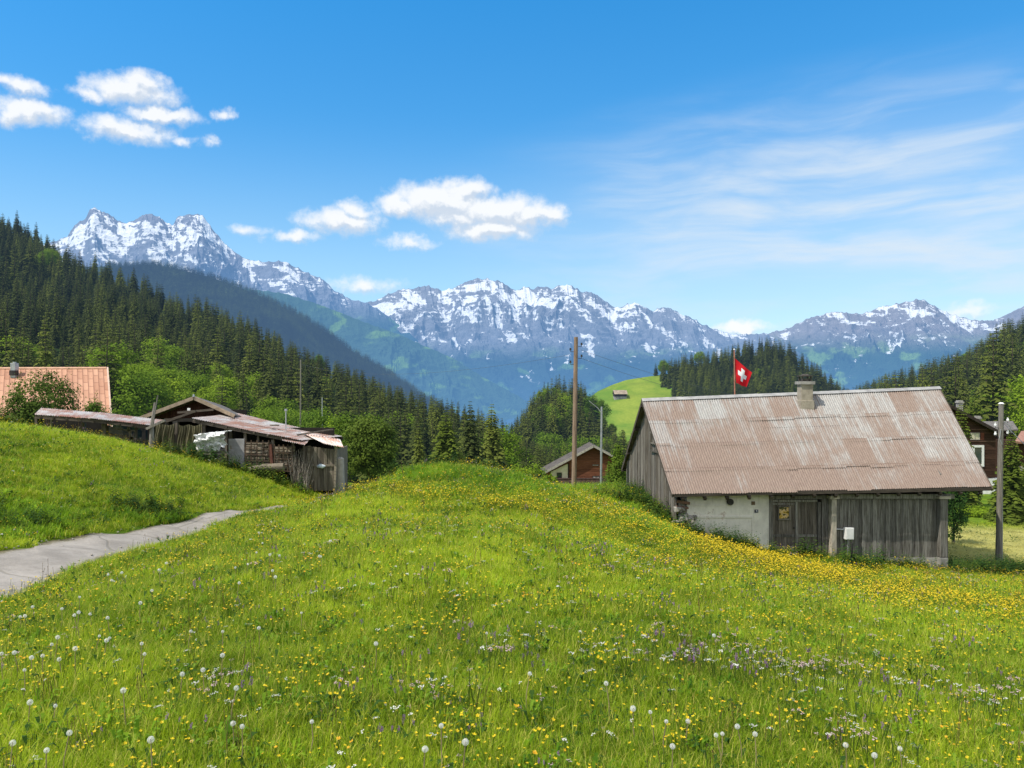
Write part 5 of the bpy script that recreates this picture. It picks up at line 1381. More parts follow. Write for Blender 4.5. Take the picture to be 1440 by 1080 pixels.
# hay barn with gable
t = empty("hay_barn", P(272, 640, 36), "open fronted hay barn with low pitched gable and brown timbers", "barn")
Yh = 33.6
pk, el_, er_ = P(273, 559.5, Yh), P(192, 590, Yh), P(330, 585, Yh)
for e in (el_, er_):
    mb = MB(); bk = Vector((-.3, 4, -.5)); up = Vector((0, 0, .08)); mb.hexa([e, e + bk, pk + bk, pk, e + up, e + bk + up, pk + bk + up, pk + up]); mb.build("roof", M_SLATE, t)
    mb = MB(); mb.bar(pk + Vector((0, -.03, 0)), e + Vector((0, -.03, 0)), .05, .15); mb.build("verge_board", vary("tan_verge", (.22, .17, .12), (.36, .29, .21), 5), t)
mb = MB(); mb.tube([pk + Vector((0, -.05, .05)), pk + Vector((0, -.05, .16))], [.05, .03], 8); mb.build("ridge_finial", M_GALV, t)
mb = MB(); n_ = 34
for i in range(n_):
    x0, x1 = el_.x + (er_.x - el_.x) * i / n_, el_.x + (er_.x - el_.x) * (i + .96) / n_
    def tz(x): return float(np.interp(x, [el_.x, pk.x, er_.x], [el_.z, pk.z, er_.z])) - .06
    zb = P(0, 588, Yh + .8).z; j = random.uniform(0, .02)
    mb.hexa([(x0, Yh + .8 - j, zb), (x1, Yh + .8 - j, zb), (x1, Yh + .83, zb), (x0, Yh + .83, zb), (x0, Yh + .8 - j, max(tz(x0), zb + .02)), (x1, Yh + .8 - j, max(tz(x1), zb + .02)), (x1, Yh + .83, max(tz(x1), zb + .02)), (x0, Yh + .83, max(tz(x0), zb + .02))])
mb.build("gable_boards", wood_mat("dark_red_brown_boards", (.045, .02, .014), (.1, .05, .035), rnd=.3), t)
mb = MB(); mb.bar(P(205, 603, Yh - .3), P(275, 578, Yh - .3), .09, .1); mb.bar(P(250, 580, Yh - .2), P(300, 576, Yh - .2), .09, .09); mb.bar(P(232, 591, Yh - .2), P(330, 590, Yh - .2), .12, .14)
mb.build("tie_beam", M_BEAM, t)
for px, w in ((235, .12), (247.5, .2), (283, .12), (325, .12)):
    mb = MB(); q = P(px, 592, Yh - .2); mb.bar(Vector((q.x, q.y, gz(q.x, q.y) - .3)), q, w, w, up=(0, 1, 0)); mb.build("post", M_OLD, t)
mb = MB(); q = P(266, 577, Yh - .1); mb.box(q.x - .06, q.x + .06, q.y - .05, q.y, q.z - .1, q.z + .1); mb.build("white_lantern", M_WHITEPL, t)
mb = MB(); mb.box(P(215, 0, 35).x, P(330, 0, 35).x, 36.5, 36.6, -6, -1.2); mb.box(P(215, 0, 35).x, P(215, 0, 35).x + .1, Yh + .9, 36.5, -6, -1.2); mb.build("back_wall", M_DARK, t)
# hanging tarpaulins
def tarp(name, px0, px1, py0, py1, Y, mat, label, seed, fold=5, amp=.06):
    a, b = P(px0, py0, Y), P(px1, py1, Y); mb = MB(); n, m = 36, 16; R = random.Random(seed); ph = [R.uniform(0, 6) for _ in range(5)]
    g = {}
    for i in range(n + 1):
        for j in range(m + 1):
            u, v = i / n, j / m
            y = Y + amp * (math.sin(u * fold * 6.28 + ph[0] + v) * (.3 + v) + .5 * math.sin(u * fold * 15 + v * 5 + ph[1])) 
            z = a.z + (b.z - a.z) * v - .06 * math.sin(u * 3.14 * fold / 2 + ph[2]) ** 2 * (1 - v)
            g[i, j] = (a.x + (b.x - a.x) * u + .03 * math.sin(v * 7 + ph[3]), y, z)
    for i in range(n):
        for j in range(m): mb.poly([g[i, j], g[i, j + 1], g[i + 1, j + 1], g[i + 1, j]])
    o = mb.build(name, mat, smooth=True); return tag(o, label, "tarpaulin")
M_OLIVE = vary("olive_canvas", (.09, .085, .05), (.19, .175, .10), 3, .95, (1, 1, .4), bump=.3)
tarp("tarpaulin", 217, 245, 596, 640, Yh - .45, M_OLIVE, "olive canvas sheet hanging left of the hay barn's middle post", 1, 3)
tarp("tarpaulin", 250, 283, 597, 640, Yh - .5, M_OLIVE, "olive canvas sheet hanging right of the hay barn's middle post", 2, 4)
tarp("tarpaulin", 232, 280, 633, 650, 31.5, vary("dull_green_sheet", (.035, .05, .03), (.07, .09, .05), 3), "low dull green sheet covering goods at the foot of the hay barn", 3, 2, .1)

# rusty roofed shed
t = empty("wood_shed", P(390, 670, 33), "crooked wood shed with rusty corrugated roof sheets stepping down right", "shed")
bl, br, fr, f_l = P(336, 581.5, 35.5), P(482, 613.5, 34.5), P(425, 619.5, 30.8), P(270, 588.5, 31.2)
mb = MB(); m1, m2 = bl.lerp(br, .5), f_l.lerp(fr, .5); corrugated(bl, br, fr, f_l, 56, 2, .016, mb, seed=17, sag=.05); mb.build("roof", M_TIN_S, t, smooth=True)
u1, u2, u3, u4 = P(440, 611, 32.6), P(478, 617, 33.2), P(483, 629.5, 31.4), P(420, 622.5, 30.6)
mb = MB(); corrugated(u1 + Vector((-.5, 0, .1)), u2, u3, P(455, 624, 30.5), 12, 1, .018, mb, seed=21); corrugated(P(402, 616, 31.8), P(438, 617, 32), P(428, 626.5, 30.3), P(396, 620, 30.6), 12, 1, .018, mb, seed=22); mb.build("lower_roof_sheet", M_TIN_S, t, smooth=True)
mb = MB(); mb.bar(P(418, 611.5, 31.9), P(468, 604, 33), .12, .05); mb.bar(P(380, 598, 32.8), P(392, 598, 33), .15, .06); mb.build("loose_batten", M_OLD, t)
mb = MB()
mb.bar(f_l + Vector((0, .12, -.1)), fr + Vector((0, .12, -.1)), .08, .12); mb.bar(bl - Vector((0, 0, .1)), br - Vector((0, 0, .1)), .1, .12)
for i in range(8): u = (i + .5) / 8; mb.bar(bl.lerp(br, u) - Vector((0, 0, .07)), f_l.lerp(fr, u) - Vector((0, 0, .07)), .07, .07)
mb.build("rafters", M_BEAM, t)
for px, pt, w in ((287, 595, .1), (318, 603, .1), (345, 609, .1), (363, 613, .08), (384, 618, .12), (412, 622, .09), (434, 628, .1)):
    mb = MB(); q = P(px, pt, 31.4); mb.bar(Vector((q.x, q.y, gz(q.x, q.y) - .4)), q, w, w, up=(0, 1, 0)); mb.build("post", M_OLD, t)
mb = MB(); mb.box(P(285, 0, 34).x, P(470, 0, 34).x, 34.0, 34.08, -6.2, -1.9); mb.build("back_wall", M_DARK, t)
# board cabin at the right end
R = random.Random(31); mb = MB(); px = 426.0
while px < 470: e = px + R.uniform(3.5, 6); a_, b_ = P(px, 690, 31.4), P(min(e, 471) - .3, 627 + (px - 426) * .12, 31.4); mb.box(a_.x, b_.x, 31.4 - R.uniform(0, .03), 31.46, a_.z, b_.z); px = e
mb.build("cabin_boards", M_OLD, t)
mb = MB(); mb.box(P(470.5, 0, 31.4).x, P(472.5, 0, 31.4).x, 31.36, 33.6, -4.5, -2.65); mb.build("cabin_side", M_OLD, t)
mb = MB(); mb.bar(P(470, 700, 31.3), P(473, 629, 31.3), .09, .09, up=(0, 1, 0)); mb.bar(P(434, 700, 31.3), P(435, 627, 31.3), .1, .1, up=(0, 1, 0)); mb.build("corner_post", M_OLDX, t)
mb = MB(); mb.box(P(428, 0, 31.3).x, P(470, 0, 31.3).x, 31.33, 31.38, P(0, 656, 31.3).z, P(0, 653, 31.3).z); mb.build("cabin_rail", M_OLD, t)
mb = MB(); c = P(452, 656, 31.28); mb.tube([c + Vector((-.16, 0, 0)), c + Vector((-.05, -.03, .03)), c + Vector((.06, -.02, .0)), c + Vector((.16, 0, .02))], [.04, .09, .08, .03], 8)
o = mb.build("plastic_sheet", vary("pale_blue_plastic", (.4, .5, .6), (.7, .75, .8), 8, .4)); tag(o, "small crumpled pale blue plastic tucked on the shed's board cabin", "plastic sheet")
mb = MB(); q = P(475.5, 690, 31.9); mb.tube([(q.x + .07, q.y, q.z - .2), (q.x + .07, q.y, q.z + .2), (q.x + .05, q.y, P(0, 645, 31.9).z), (q.x + .05, q.y, P(0, 643, 31.9).z)], [.19, .2, .19, .1], 14)
o = mb.build("barrel", vary("whitish_barrel", (.32, .3, .27), (.45, .42, .38), 4)); tag(o, "whitish tall barrel behind the right corner of the wood shed", "barrel")
# stacked firewood behind wire panels
M_ENDS = vary("cut_wood", (.14, .115, .085), (.30, .26, .20), 7, rnd=.45)
for (x0, x1, y0, y1, lb) in ((345, 378, 622, 656, "left stack of split firewood behind a wire panel in the shed"), (386, 411, 628, 662, "right stack of split firewood behind a wire panel in the shed")):
    tt = empty("firewood_stack", P((x0 + x1) / 2, y1, 31), lb, "firewood")
    mb = MB(); R = random.Random(x0); py = y0
    while py < y1:
        px = x0 + R.uniform(0, 1); h = R.uniform(3.2, 4.6)
        while px < x1 - 2:
            e = min(px + R.uniform(8, 16), x1); a_, b_ = P(px, py + h, 31), P(e - .5, py + .5, 31); mb.box(a_.x, b_.x, 31 - R.uniform(0, .09), 31.5, a_.z, b_.z); px = e
        py += h
    mb.build("logs", M_OLDX, tt, bevel=.02)
    mb = MB()
    for k in range(5): px = x0 + (x1 - x0) * k / 4; mb.bar(P(px, y1 + 2, 30.85), P(px, y0 - 3, 30.85), .035, .035, up=(0, 1, 0))
    for k in range(5): py = y0 + (y1 - y0) * k / 4; mb.bar(P(x0, py, 30.83), P(x1, py + 1, 30.83), .03, .03)
    mb.build("wire_panel", vary("rusty_rods", (.05, .035, .025), (.11, .075, .05), 5), tt)
o = MB(); o.bar(P(380, 625, 30.9), P(383, 660, 30.9), .12, .12, up=(0, 1, 0)); o = o.build("pillar", vary("red_pillar", (.10, .04, .03), (.16, .07, .05), 5)); tag(o, "reddish brown post standing between the two firewood stacks", "post")
mb = MB(); mb.box(P(322, 0, 31).x, P(344, 0, 31).x, 30.95, 31.0, P(0, 662, 31).z, P(0, 617, 31).z); o = mb.build("sheet_panel", vary("grey_sheet", (.24, .24, .24), (.40, .40, .41), 2.5, .7, spots=(3, .62, (.2, .16, .12)))); tag(o, "plain light grey sheet panel leaning in the wood shed", "panel")
mb = MB(); mb.tube([P(350, 661, 30.5), P(372, 657.5, 30.5), P(399, 656.5, 30.5)], [.13, .14, .15], 12); o = mb.build("log", M_OLDX); tag(o, "long barked log lying on the grass in front of the firewood", "log")
mb = MB(); mb.tube([P(340, 668, 30.4), P(312, 626, 30.4)], .03, 6); o = mb.build("pole", M_POLE); tag(o, "thin pale pole leaning diagonally against the covered stack", "pole")
# bundle under white plastic
tt = empty("covered_stack", P(298, 650, 30.6), "stack of sacks topped with crumpled white plastic sheeting", "stack")
mb = MB(); R = random.Random(41)
for k in range(5):
    z0 = P(0, 652 - k * 4, 30.6).z; x0, x1 = P(278, 0, 30.6).x, P(310, 0, 30.6).x; j = R.uniform(-.05, .05); mb.box(x0 + j, x1 + j, 30.3, 31.1, z0, z0 + .105)
mb.build("sacks", vary("grey_sacks", (.14, .13, .11), (.30, .28, .24), 4), tt, bevel=.045)
mb = MB(); n, m = 40, 26; g = {}
x0, x1 = P(276, 0, 30.4).x, P(318, 0, 30.4).x; zt, zb = P(0, 611, 30.4).z, P(0, 637, 30.4).z
for i in range(n + 1):
    for j in range(m + 1):
        u, v = i / n, j / m; w_ = float(fbm(np.array(u * 6.0), np.array(v * 9.0), 4, 61)); w2 = float(fbm(np.array(u * 5.0 + 9), np.array(v * 8.0), 3, 63))
        if v < .35: y, z = 31.0 - v / .35 * .7, zt + .12 * u
        else: y, z = 30.3 - .1 * math.sin((v - .35) * 9), zt + .12 * u - (v - .35) / .65 * (zt - zb) * (1 - .12 * u + .16 * w2)
        g[i, j] = (x0 + (x1 - x0) * u + w2 * .05, y - w_ * .12 - .06 * math.sin(v * 22 + u * 5), z + w_ * .04)
for i in range(n):
    for j in range(m): mb.poly([g[i, j], g[i, j + 1], g[i + 1, j + 1], g[i + 1, j]])
mb.build("plastic_cover", vary("white_plastic_sheet", (.55, .56, .55), (.78, .79, .78), 4, .45, bump=.3), tt, smooth=False)
mb = MB(); mb.tube([P(402, 606, 33), P(402, 578, 33)], .025, 6); mb.tube([P(402, 578, 33), P(402, 575, 33)], .06, 8); o = mb.build("antenna_mast", M_GALV); tag(o, "thin grey mast standing on the rusty shed roof", "mast")
# ================================================================== shrubs and single trees near the sheds and houses
def shrub(name, px, py_base, Y, wpx, hpx, label, mat=M_BUSH, seed=0, n_cl=70, n_leaf=70, leaf=None, shape="round", cat="bush", group=None):
    q = P(px, py_base, Y); g = gz(q.x, q.y); base = Vector((q.x, q.y, min(q.z, g) if abs(q.z - g) > 3 else g))
    h = (540 - (py_base - hpx)) / F * Y - base.z; w = wpx / F * Y / 2
    R = random.Random(seed * 7 + 1)
    if shape == "round":
        ell = [(0, 0, h * .55, w * .8, w * .7, h * .45)] + [(R.uniform(-.5, .5) * w, R.uniform(-.4, .3) * w, h * R.uniform(.3, .75), w * R.uniform(.35, .55), w * .5, h * R.uniform(.18, .3)) for _ in range(4)]
    elif shape == "low":
        ell = [(R.uniform(-.7, .7) * w, R.uniform(-.4, .3) * w, h * R.uniform(.25, .6), w * R.uniform(.3, .5), w * .4, h * R.uniform(.25, .4)) for _ in range(6)]
    else:
        ell = [(0, 0, h * .3, w * .85, w * .8, h * .28), (0, 0, h * .55, w * .6, w * .6, h * .28), (0, 0, h * .8, w * .32, w * .32, h * .2)]
    s = max(w, h / 2)
    mb, cs = blob_crown(seed, ell, n_cl, n_leaf, leaf or max(.05, .003 * Y), s * .24, bottom=.1)
    # ragged shoots poking out of the outline
    for c in R.sample(cs, min(26, len(cs))):
        d = (c - Vector((0, 0, h * .4))).normalized() + Vector((0, 0, .5)); d.normalize(); L = s * R.uniform(.18, .38)
        for k in range(9):
            p = c + d * (L * (.3 + k / 9)); sd_ = Vector((R.uniform(-1, 1), R.uniform(-1, 1), R.uniform(-.5, .5))).normalized() * s * .05
            lf = max(.045, .0026 * Y); a_ = Vector((R.uniform(-1, 1), R.uniform(-1, 1), R.uniform(-1, 1))).normalized(); b_ = a_.cross(d).normalized()
            mb.poly([p + sd_ - b_ * lf * .3, p + sd_ + a_ * lf, p + sd_ + b_ * lf * .3], R.random())
    t = empty(name, base, label, cat, group)
    me = mb.mesh("crown", mat); o = bpy.data.objects.new("crown", me); COL.objects.link(o); o.parent = t
    tk = limb_trunk(cs, seed, h * .22, max(.03, h * .018), 9).mesh("trunk", M_BARK_G); o = bpy.data.objects.new("trunk", tk); COL.objects.link(o); o.parent = t
    return t
shrub("bush", 60, 612, 37, 122, 88, "dense green bush in front of the salmon tiled roof", seed=1, n_cl=260, n_leaf=80)
shrub("bush", 138, 598, 39, 44, 38, "small yellowish bush behind the rusty open shelter", M_LEAF_Y, seed=2, n_cl=40)
shrub("bush", 95, 622, 35, 80, 40, "dark low shrub growing under the open shelter roof", M_WEED, seed=3, n_cl=60)
shrub("bush", 128, 622, 35.5, 40, 30, "dark undergrowth bush beside the dark wall under the shelter", M_WEED, seed=33, n_cl=40)
shrub("bush", 522, 688, 39, 92, 100, "big leafy green bush right of the wood shed", seed=4, n_cl=200, n_leaf=90)
shrub("bush", 487, 668, 44, 60, 85, "yellow green bush behind the right end of the shed roof", M_LEAF_Y, seed=5, n_cl=80)
shrub("bush", 548, 690, 42, 40, 60, "small dark green bush hugging the right side of the big leafy bush", M_WEED, seed=6, n_cl=50)
for i, (px, py, w, h, m, lb) in enumerate(((405, 632, 60, 52, M_LEAF_Y, "lime green shrub behind the middle of the rusty shed roof"), (447, 636, 62, 60, M_LEAF_Y, "tall lime shrub below the short white pole"), (478, 640, 56, 62, M_LEAF, "fresh green shrub between the lime shrubs and the big bush"),
                                         (372, 615, 40, 30, M_LEAF, "low green shrub just above the rusty shed roof's left half"))):
    shrub("bush", px, py, 58 - i * 3, w, h, lb, m, seed=10 + i, n_cl=70)
for (px, py, Y, w, h, m, lb, sh) in ((682, 672, 50, 44, 30, M_BUSH, "small pale green bush on the right shoulder of the mound", "round"), (742, 688, 62, 66, 36, M_LEAF, "spreading bright bush left of the brown chalet", "low"), (772, 694, 70, 30, 28, M_LEAF, "small bright bush against the chalet's left eave", "round"),
                                 (716, 684, 56, 36, 20, M_BUSH, "low scrubby bush behind the mound", "low"), (868, 702, 43, 34, 76, M_LEAF_Y, "yellow green conical bush beside the barn gable", "cone"), (884, 700, 45, 22, 44, M_WEED, "dark green bush between the yellow bush and the barn gable", "round"),
                                 (1341, 764, 37, 34, 92, M_WEED, "dark leafy tree just behind the barn's right corner", "round"), (1378, 762, 50, 60, 46, M_LEAF, "round green bush between barn and grey pole", "round"), (1352, 756, 46, 20, 30, M_WEED, "small dark bush in the pasture behind the barn", "round"),
                                 (1430, 764, 47, 50, 50, M_BUSH, "green bush at the foot of the light young spruce", "round"), (1398, 760, 48, 26, 34, M_BUSH, "small bush directly behind the grey pole", "round")):
    shrub("bush", px, py, Y, w, h, lb, m, seed=int(px) % 97, n_cl=60, shape=sh, leaf=.0026 * Y)
# hero conifers
HERO = [(conifer_crown(400 + k, w=w, whorls=44, per=13, dens=6, droop=.25, lowest=.03).mesh("spruce_crown", M_SPRUCE_N), conifer_trunk().mesh("spruce_trunk", M_BARK)) for k, w in enumerate((.27, .2, .16))]
HEROD = [(conifer_crown(410 + k, w=w, whorls=40, per=12, dens=6, droop=.35, lowest=.03).mesh("spruce_crown", M_SPRUCE), conifer_trunk().mesh("spruce_trunk", M_BARK)) for k, w in enumerate((.2, .16))]
def hero(px, pt, Y, k, label, lib=HERO, base=None, wx=1.0):
    q = P(px, pt, Y); g = gz(q.x, q.y) if base is None else P(px, base, Y).z
    tree("young_spruce" if lib is HERO else "spruce_tree", lib[k], (q.x, q.y, g - .1), q.z - g + .1, px, label, None, wx)
hero(630, 577, 66, 0, "bright yellow green spruce standing alone behind the mound", wx=1.05)
hero(663, 562, 80, 1, "dark spruce right behind the bright yellow green one", HEROD)
hero(693, 566, 84, 0, "broad dark spruce over the right shoulder of the mound", HEROD)
hero(590, 596, 78, 1, "dark spruce left of the bright yellow green one", HEROD)
hero(1421, 602, 46, 1, "light green young spruce right of the grey pole", wx=1.05)
hero(1350, 566, 58, 2, "small orange tinted spruce in front of the dark chalet", wx=1.1)
hero(1373, 553, 92, 0, "light spruce behind the dark chalet's chimneys", HERO, wx=.9)
hero(1446, 640, 50, 0, "yellow green spruce cut by the right edge of the frame")

# ================================================================== grass
def grass_mat(name, c1, c2, tipc, rs=.5, tr=.45):
    def b(nt):
        a = nt.attr("rnd"); r = nt.rand(); p = nt.pos(); big = nt.noise(p, .22, 4, .6); mid = nt.noise(p, 1.1, 4, .6)
        k = nt.math('ADD', nt.math('MULTIPLY', a, .5), nt.math('MULTIPLY', r, .35))
        k = nt.math('ADD', k, nt.math('MULTIPLY', nt.math('SUBTRACT', nt.math('ADD', big, mid), 0.98), 1.9), clamp=True)
        c = nt.mix(k, c1, c2)
        c = nt.mix(nt.step(nt.math('FRACT', nt.math('MULTIPLY', a, 17.3)), .82, .95, 0, .8), c, tipc)
        # straw coloured strip behind the barn
        sp = nt.new("ShaderNodeSeparateXYZ"); nt.l.new(p, sp.inputs[0])
        s = nt.math('MULTIPLY', nt.math('MULTIPLY', nt.step(sp.outputs[0], 15.5, 16.5), nt.step(sp.outputs[1], 30.5, 32.5)), nt.step(sp.outputs[1], 46, 42))
        c = nt.mix(nt.math('MULTIPLY', s, .85), c, (.58, .54, .22))
        return dict(color=c, rough=.6, spec=.2)
    return make_mat(name, b, None, tr)
M_GRASS = grass_mat("grass_blades", (.15, .25, .008), (.48, .60, .024), (.70, .61, .14))
M_GRASS_D = grass_mat("lush_grass_blades", (.09, .20, .010), (.28, .45, .020), (.42, .48, .06))

def blade(mb, R, x, y, h, w, lean, az, curl, r):
    d = Vector((math.cos(az), math.sin(az), 0)); s = Vector((-d.y, d.x, 0)); pv = None
    n = 4; pts = []
    for k in range(n + 1):
        t = k / n; hz = h * (t - .15 * curl * t * t); out = lean * h * t + curl * h * .55 * t ** 2.4
        if curl > 1 and t > .7: hz -= h * .25 * (t - .7) * curl
        c = Vector((x, y, 0)) + d * out + Vector((0, 0, hz)); ww = w * (1 - t ** 1.6) * .5 + .0003
        pts.append((c - s * ww, c + s * ww))
    for k in range(n):
        mb.poly([pts[k][0], pts[k][1], pts[k + 1][1], pts[k + 1][0]], r)
def tuft(seed, n, rad, h0, h1, w0, w1, lean=.25, curlm=1.0):
    R = random.Random(seed); mb = MB()
    for _ in range(n):
        a = R.uniform(0, 6.28); q = rad * math.sqrt(R.random())
        blade(mb, R, q * math.cos(a), q * math.sin(a), R.uniform(h0, h1), R.uniform(w0, w1), R.uniform(0, lean), R.uniform(0, 6.28), R.uniform(0, curlm), R.random())
    return mb
TUFTS = [tuft(500 + k, 44, .13, .05, .145, .003, .0065, .4, 1.5).mesh("grass_tuft", M_GRASS) for k in range(4)]
TUFTS += [tuft(510, 24, .12, .10, .22, .0025, .005, .3, 1.2).mesh("tall_tuft", M_GRASS), tuft(511, 26, .10, .08, .18, .006, .011, .5, 1.6).mesh("lush_tuft", M_GRASS_D), tuft(512, 34, .12, .10, .22, .004, .009, .4, 1.4).mesh("lush_tuft", M_GRASS_D)]
def broad(seed, n=16, L=.09, mat=M_WEED, up=.5):
    R = random.Random(seed); mb = MB()
    for i in range(n):
        a = R.uniform(0, 6.28); d = Vector((math.cos(a), math.sin(a), 0)); s = Vector((-d.y, d.x, 0)); l = L * R.uniform(.6, 1.3); z0 = R.uniform(0, .06); o = d * R.uniform(0, .04) + Vector((R.uniform(-.06, .06), R.uniform(-.06, .06), z0)); r = R.random()
        u = up * R.uniform(.4, 1.4); w = l * .16
        p0, p1, p2 = o, o + d * l * .5 + Vector((0, 0, l * u)), o + d * l + Vector((0, 0, l * u * .8))
        mb.poly([p0, p1 - s * w, p1], r); mb.poly([p0, p1, p1 + s * w], r * .9); mb.poly([p1 - s * w, p2, p1], r); mb.poly([p1, p2, p1 + s * w], r * .9)
    return mb
TUFTS += [broad(520).mesh("leafy_rosette", M_WEED), broad(521, 22, .07, M_GRASS_D, .9).mesh("leafy_rosette", M_GRASS_D)]

def petal_mat(name, c, c2, tr=.3):
    return make_mat(name, lambda nt: dict(color=nt.mix(nt.attr("rnd"), c, c2), rough=.45, spec=.3), None, tr)
M_YEL = petal_mat("buttercup_petals", (.72, .50, .008), (.85, .66, .02)); M_YELO = petal_mat("golden_petals", (.72, .36, .01), (.8, .48, .02))
M_WHI = petal_mat("white_petals", (.62, .62, .55), (.82, .82, .78)); M_PUR = petal_mat("purple_petals", (.26, .13, .28), (.42, .26, .42)); M_PNK = petal_mat("pink_petals", (.52, .34, .36), (.66, .50, .50))
M_STEM = petal_mat("flower_stems", (.07, .13, .02), (.14, .2, .03)); M_SEEDST = petal_mat("reddish_stems", (.16, .09, .04), (.26, .17, .08))
def flowers(seed, n, rad, h0, h1, size, mat, kind="cup", stem=M_STEM):
    R = random.Random(seed); mb = MB()
    for _ in range(n):
        a = R.uniform(0, 6.28); q = rad * math.sqrt(R.random()); x, y = q * math.cos(a), q * math.sin(a); h = R.uniform(h0, h1); tx, ty = x + R.uniform(-.04, .04), y + R.uniform(-.04, .04)
        mb.cur = 1; p0, p1 = Vector((x, y, 0)), Vector((tx, ty, h)); w = .0013 if kind != 'umbel' else .002
        for s in (Vector((w, 0, 0)), Vector((0, w, 0))): mb.poly([p0 - s, p0 + s, p1 + s, p1 - s], R.random())
        mb.cur = 0; r0 = R.random(); s_ = size * R.uniform(.65, 1.15)
        if kind == "cup":
            nrm = Vector((R.uniform(-.6, .6), R.uniform(-.6, .6), 1)).normalized(); u = nrm.orthogonal().normalized(); v = nrm.cross(u)
            for k in range(5):
                b0 = 2 * math.pi * k / 5; f = lambda b, r_, z: p1 + (u * math.cos(b) + v * math.sin(b)) * r_ + nrm * z
                mb.poly([p1, f(b0 - .5, s_ * .42, s_ * .12), f(b0, s_ * .56, s_ * .22), f(b0 + .5, s_ * .42, s_ * .12)], (r0 + k * .1) % 1)
        elif kind == "umbel":
            for k in range(12):
                b0 = R.uniform(0, 6.28); rr = s_ * math.sqrt(R.random()); c = p1 + Vector((rr * math.cos(b0), rr * math.sin(b0), R.uniform(-.006, .006))); e = s_ * .22
                mb.poly([c + Vector((e, 0, 0)), c + Vector((0, e, .001)), c + Vector((-e, 0, .002)), c + Vector((0, -e, 0))], R.random())
        else:
            for k in range(14):
                z = R.uniform(0, s_ * 2); b0 = R.uniform(0, 6.28); e = s_ * .25; c = p1 + Vector((math.cos(b0) * s_ * .35, math.sin(b0) * s_ * .35, z - s_))
                mb.poly([c + Vector((0, 0, e)), c + Vector((e, 0, 0)), c + Vector((0, 0, -e)), c + Vector((-e * .5, e, 0))], R.random())
    return mb
FL = [flowers(600, 5, .16, .10, .22, .019, M_YEL).mesh("buttercup_patch", [M_YEL, M_STEM]), flowers(601, 3, .18, .09, .2, .019, M_YEL).mesh("buttercup_patch", [M_YEL, M_STEM]), flowers(602, 12, .2, .10, .22, .022, M_YEL).mesh("buttercup_patch", [M_YEL, M_STEM]),
      flowers(603, 3, .12, .12, .22, .025, M_YELO).mesh("hawkbit_patch", [M_YELO, M_STEM]), flowers(604, 3, .12, .10, .20, .016, M_WHI, "umbel").mesh("umbel_patch", [M_WHI, M_STEM]), flowers(605, 4, .12, .12, .24, .016, M_PUR, "spike").mesh("clover_patch", [M_PUR, M_STEM]),
      flowers(606, 4, .14, .10, .2, .014, M_PNK, "umbel").mesh("pink_patch", [M_PNK, M_STEM]), flowers(607, 5, .12, .2, .36, .010, M_SEEDST, "spike", M_SEEDST).mesh("sorrel_patch", [M_SEEDST, M_SEEDST])]

BARNP = [(5.3, 27.2), (15.9, 28.8), (15.2, 36.2), (4.9, 35.2)]
def in_barn(x, y): return (y > 27.62 + .144 * (x - 5.95)) & (y < 36) & (x > 5.72 - .09 * (y - 27.5)) & (x < 15.95)
def in_shed(x, y): return ((x > -10.9) & (x < -7.1) & (y > 31.0) & (y < 34.5)) | ((x > -15.4) & (x < -11.2) & (y > 33) & (y < 37))
def crest_cull(px, Y): return False
def cand(n, Y0, Y1, p=1.0):
    """points spread over the view wedge, density per square metre falling as Y^-p"""
    k = 2 - p; u = RNG.random(n); Y = (Y0 ** k + u * (Y1 ** k - Y0 ** k)) ** (1 / k); px = RNG.uniform(-330, 1770, n); return (px - 720) / F * Y, Y, px
def keep_mask(x, y, grow=.05): return ~in_path(x, y, 0) & ~in_barn(x, y) & ~in_shed(x, y)
def put(name, x, y, idx, meshes, scl, label, sink=.01):
    n = len(x); z = ground(x, y) + 0.035 * fbm(x * .9, y * .9, 3, 3) * (y < 60)
    return scatter(name, np.stack([x, y, z - sink], -1), np.stack([RNG.normal(0, .10, n), RNG.normal(0, .10, n), RNG.uniform(0, 6.28, n)], -1), scl, idx, meshes, label)
# how lush: bands of darker taller growth
def lush(px, py):
    m = np.exp(-((px - 30) / 60) ** 2 - ((py - 740) / 26) ** 2) * 1.2 + np.exp(-((px - 215) / 60) ** 2 - ((py - 728) / 12) ** 2)
    m += np.exp(-((px - 650) / 190) ** 2 - ((py - 668 - (px - 600) * .10) / 18) ** 2) * .8 + np.exp(-((px - 925) / 55) ** 2 - ((py - 728) / 28) ** 2) * 1.3
    m += np.exp(-((px - 1250) / 120) ** 2 - ((py - 792) / 9) ** 2) * .6 + np.exp(-((px - 1405) / 75) ** 2 - ((py - 796) / 10) ** 2) * 1.5 + np.exp(-((px - 1130) / 60) ** 2 - ((py - 770) / 8) ** 2)
    return m
x, y, px = cand(98000, 2.6, 46, 1.1)
m = keep_mask(x, y); x, y, px = x[m], y[m], px[m]; z = ground(x, y); py = 540 - F * z / y
L_ = lush(px, py) + .35 * fbm(x * .35, y * .35, 3, 55)
pick = RNG.integers(0, 5, len(x)); r = RNG.random(len(x)); pick = np.where(L_ + .35 * (r - .5) > .42, RNG.integers(5, 7, len(x)), pick)
pick = np.where(RNG.random(len(x)) < .07, RNG.integers(7, 9, len(x)), pick)
s = (0.50 + y / 38) * RNG.uniform(.7, 1.25, len(x)) * (1 + .35 * np.clip(L_, 0, 1))
s = np.where((x > 15.5) & (y > 30), s * .75, s)
sc3 = np.stack([s * (1 + y / 60), s * (1 + y / 60), s * np.clip(1.12 - y / 110, .6, 1.2)], -1)
put("grass", x, y, pick, TUFTS, sc3, "long green meadow grass covering the slopes")
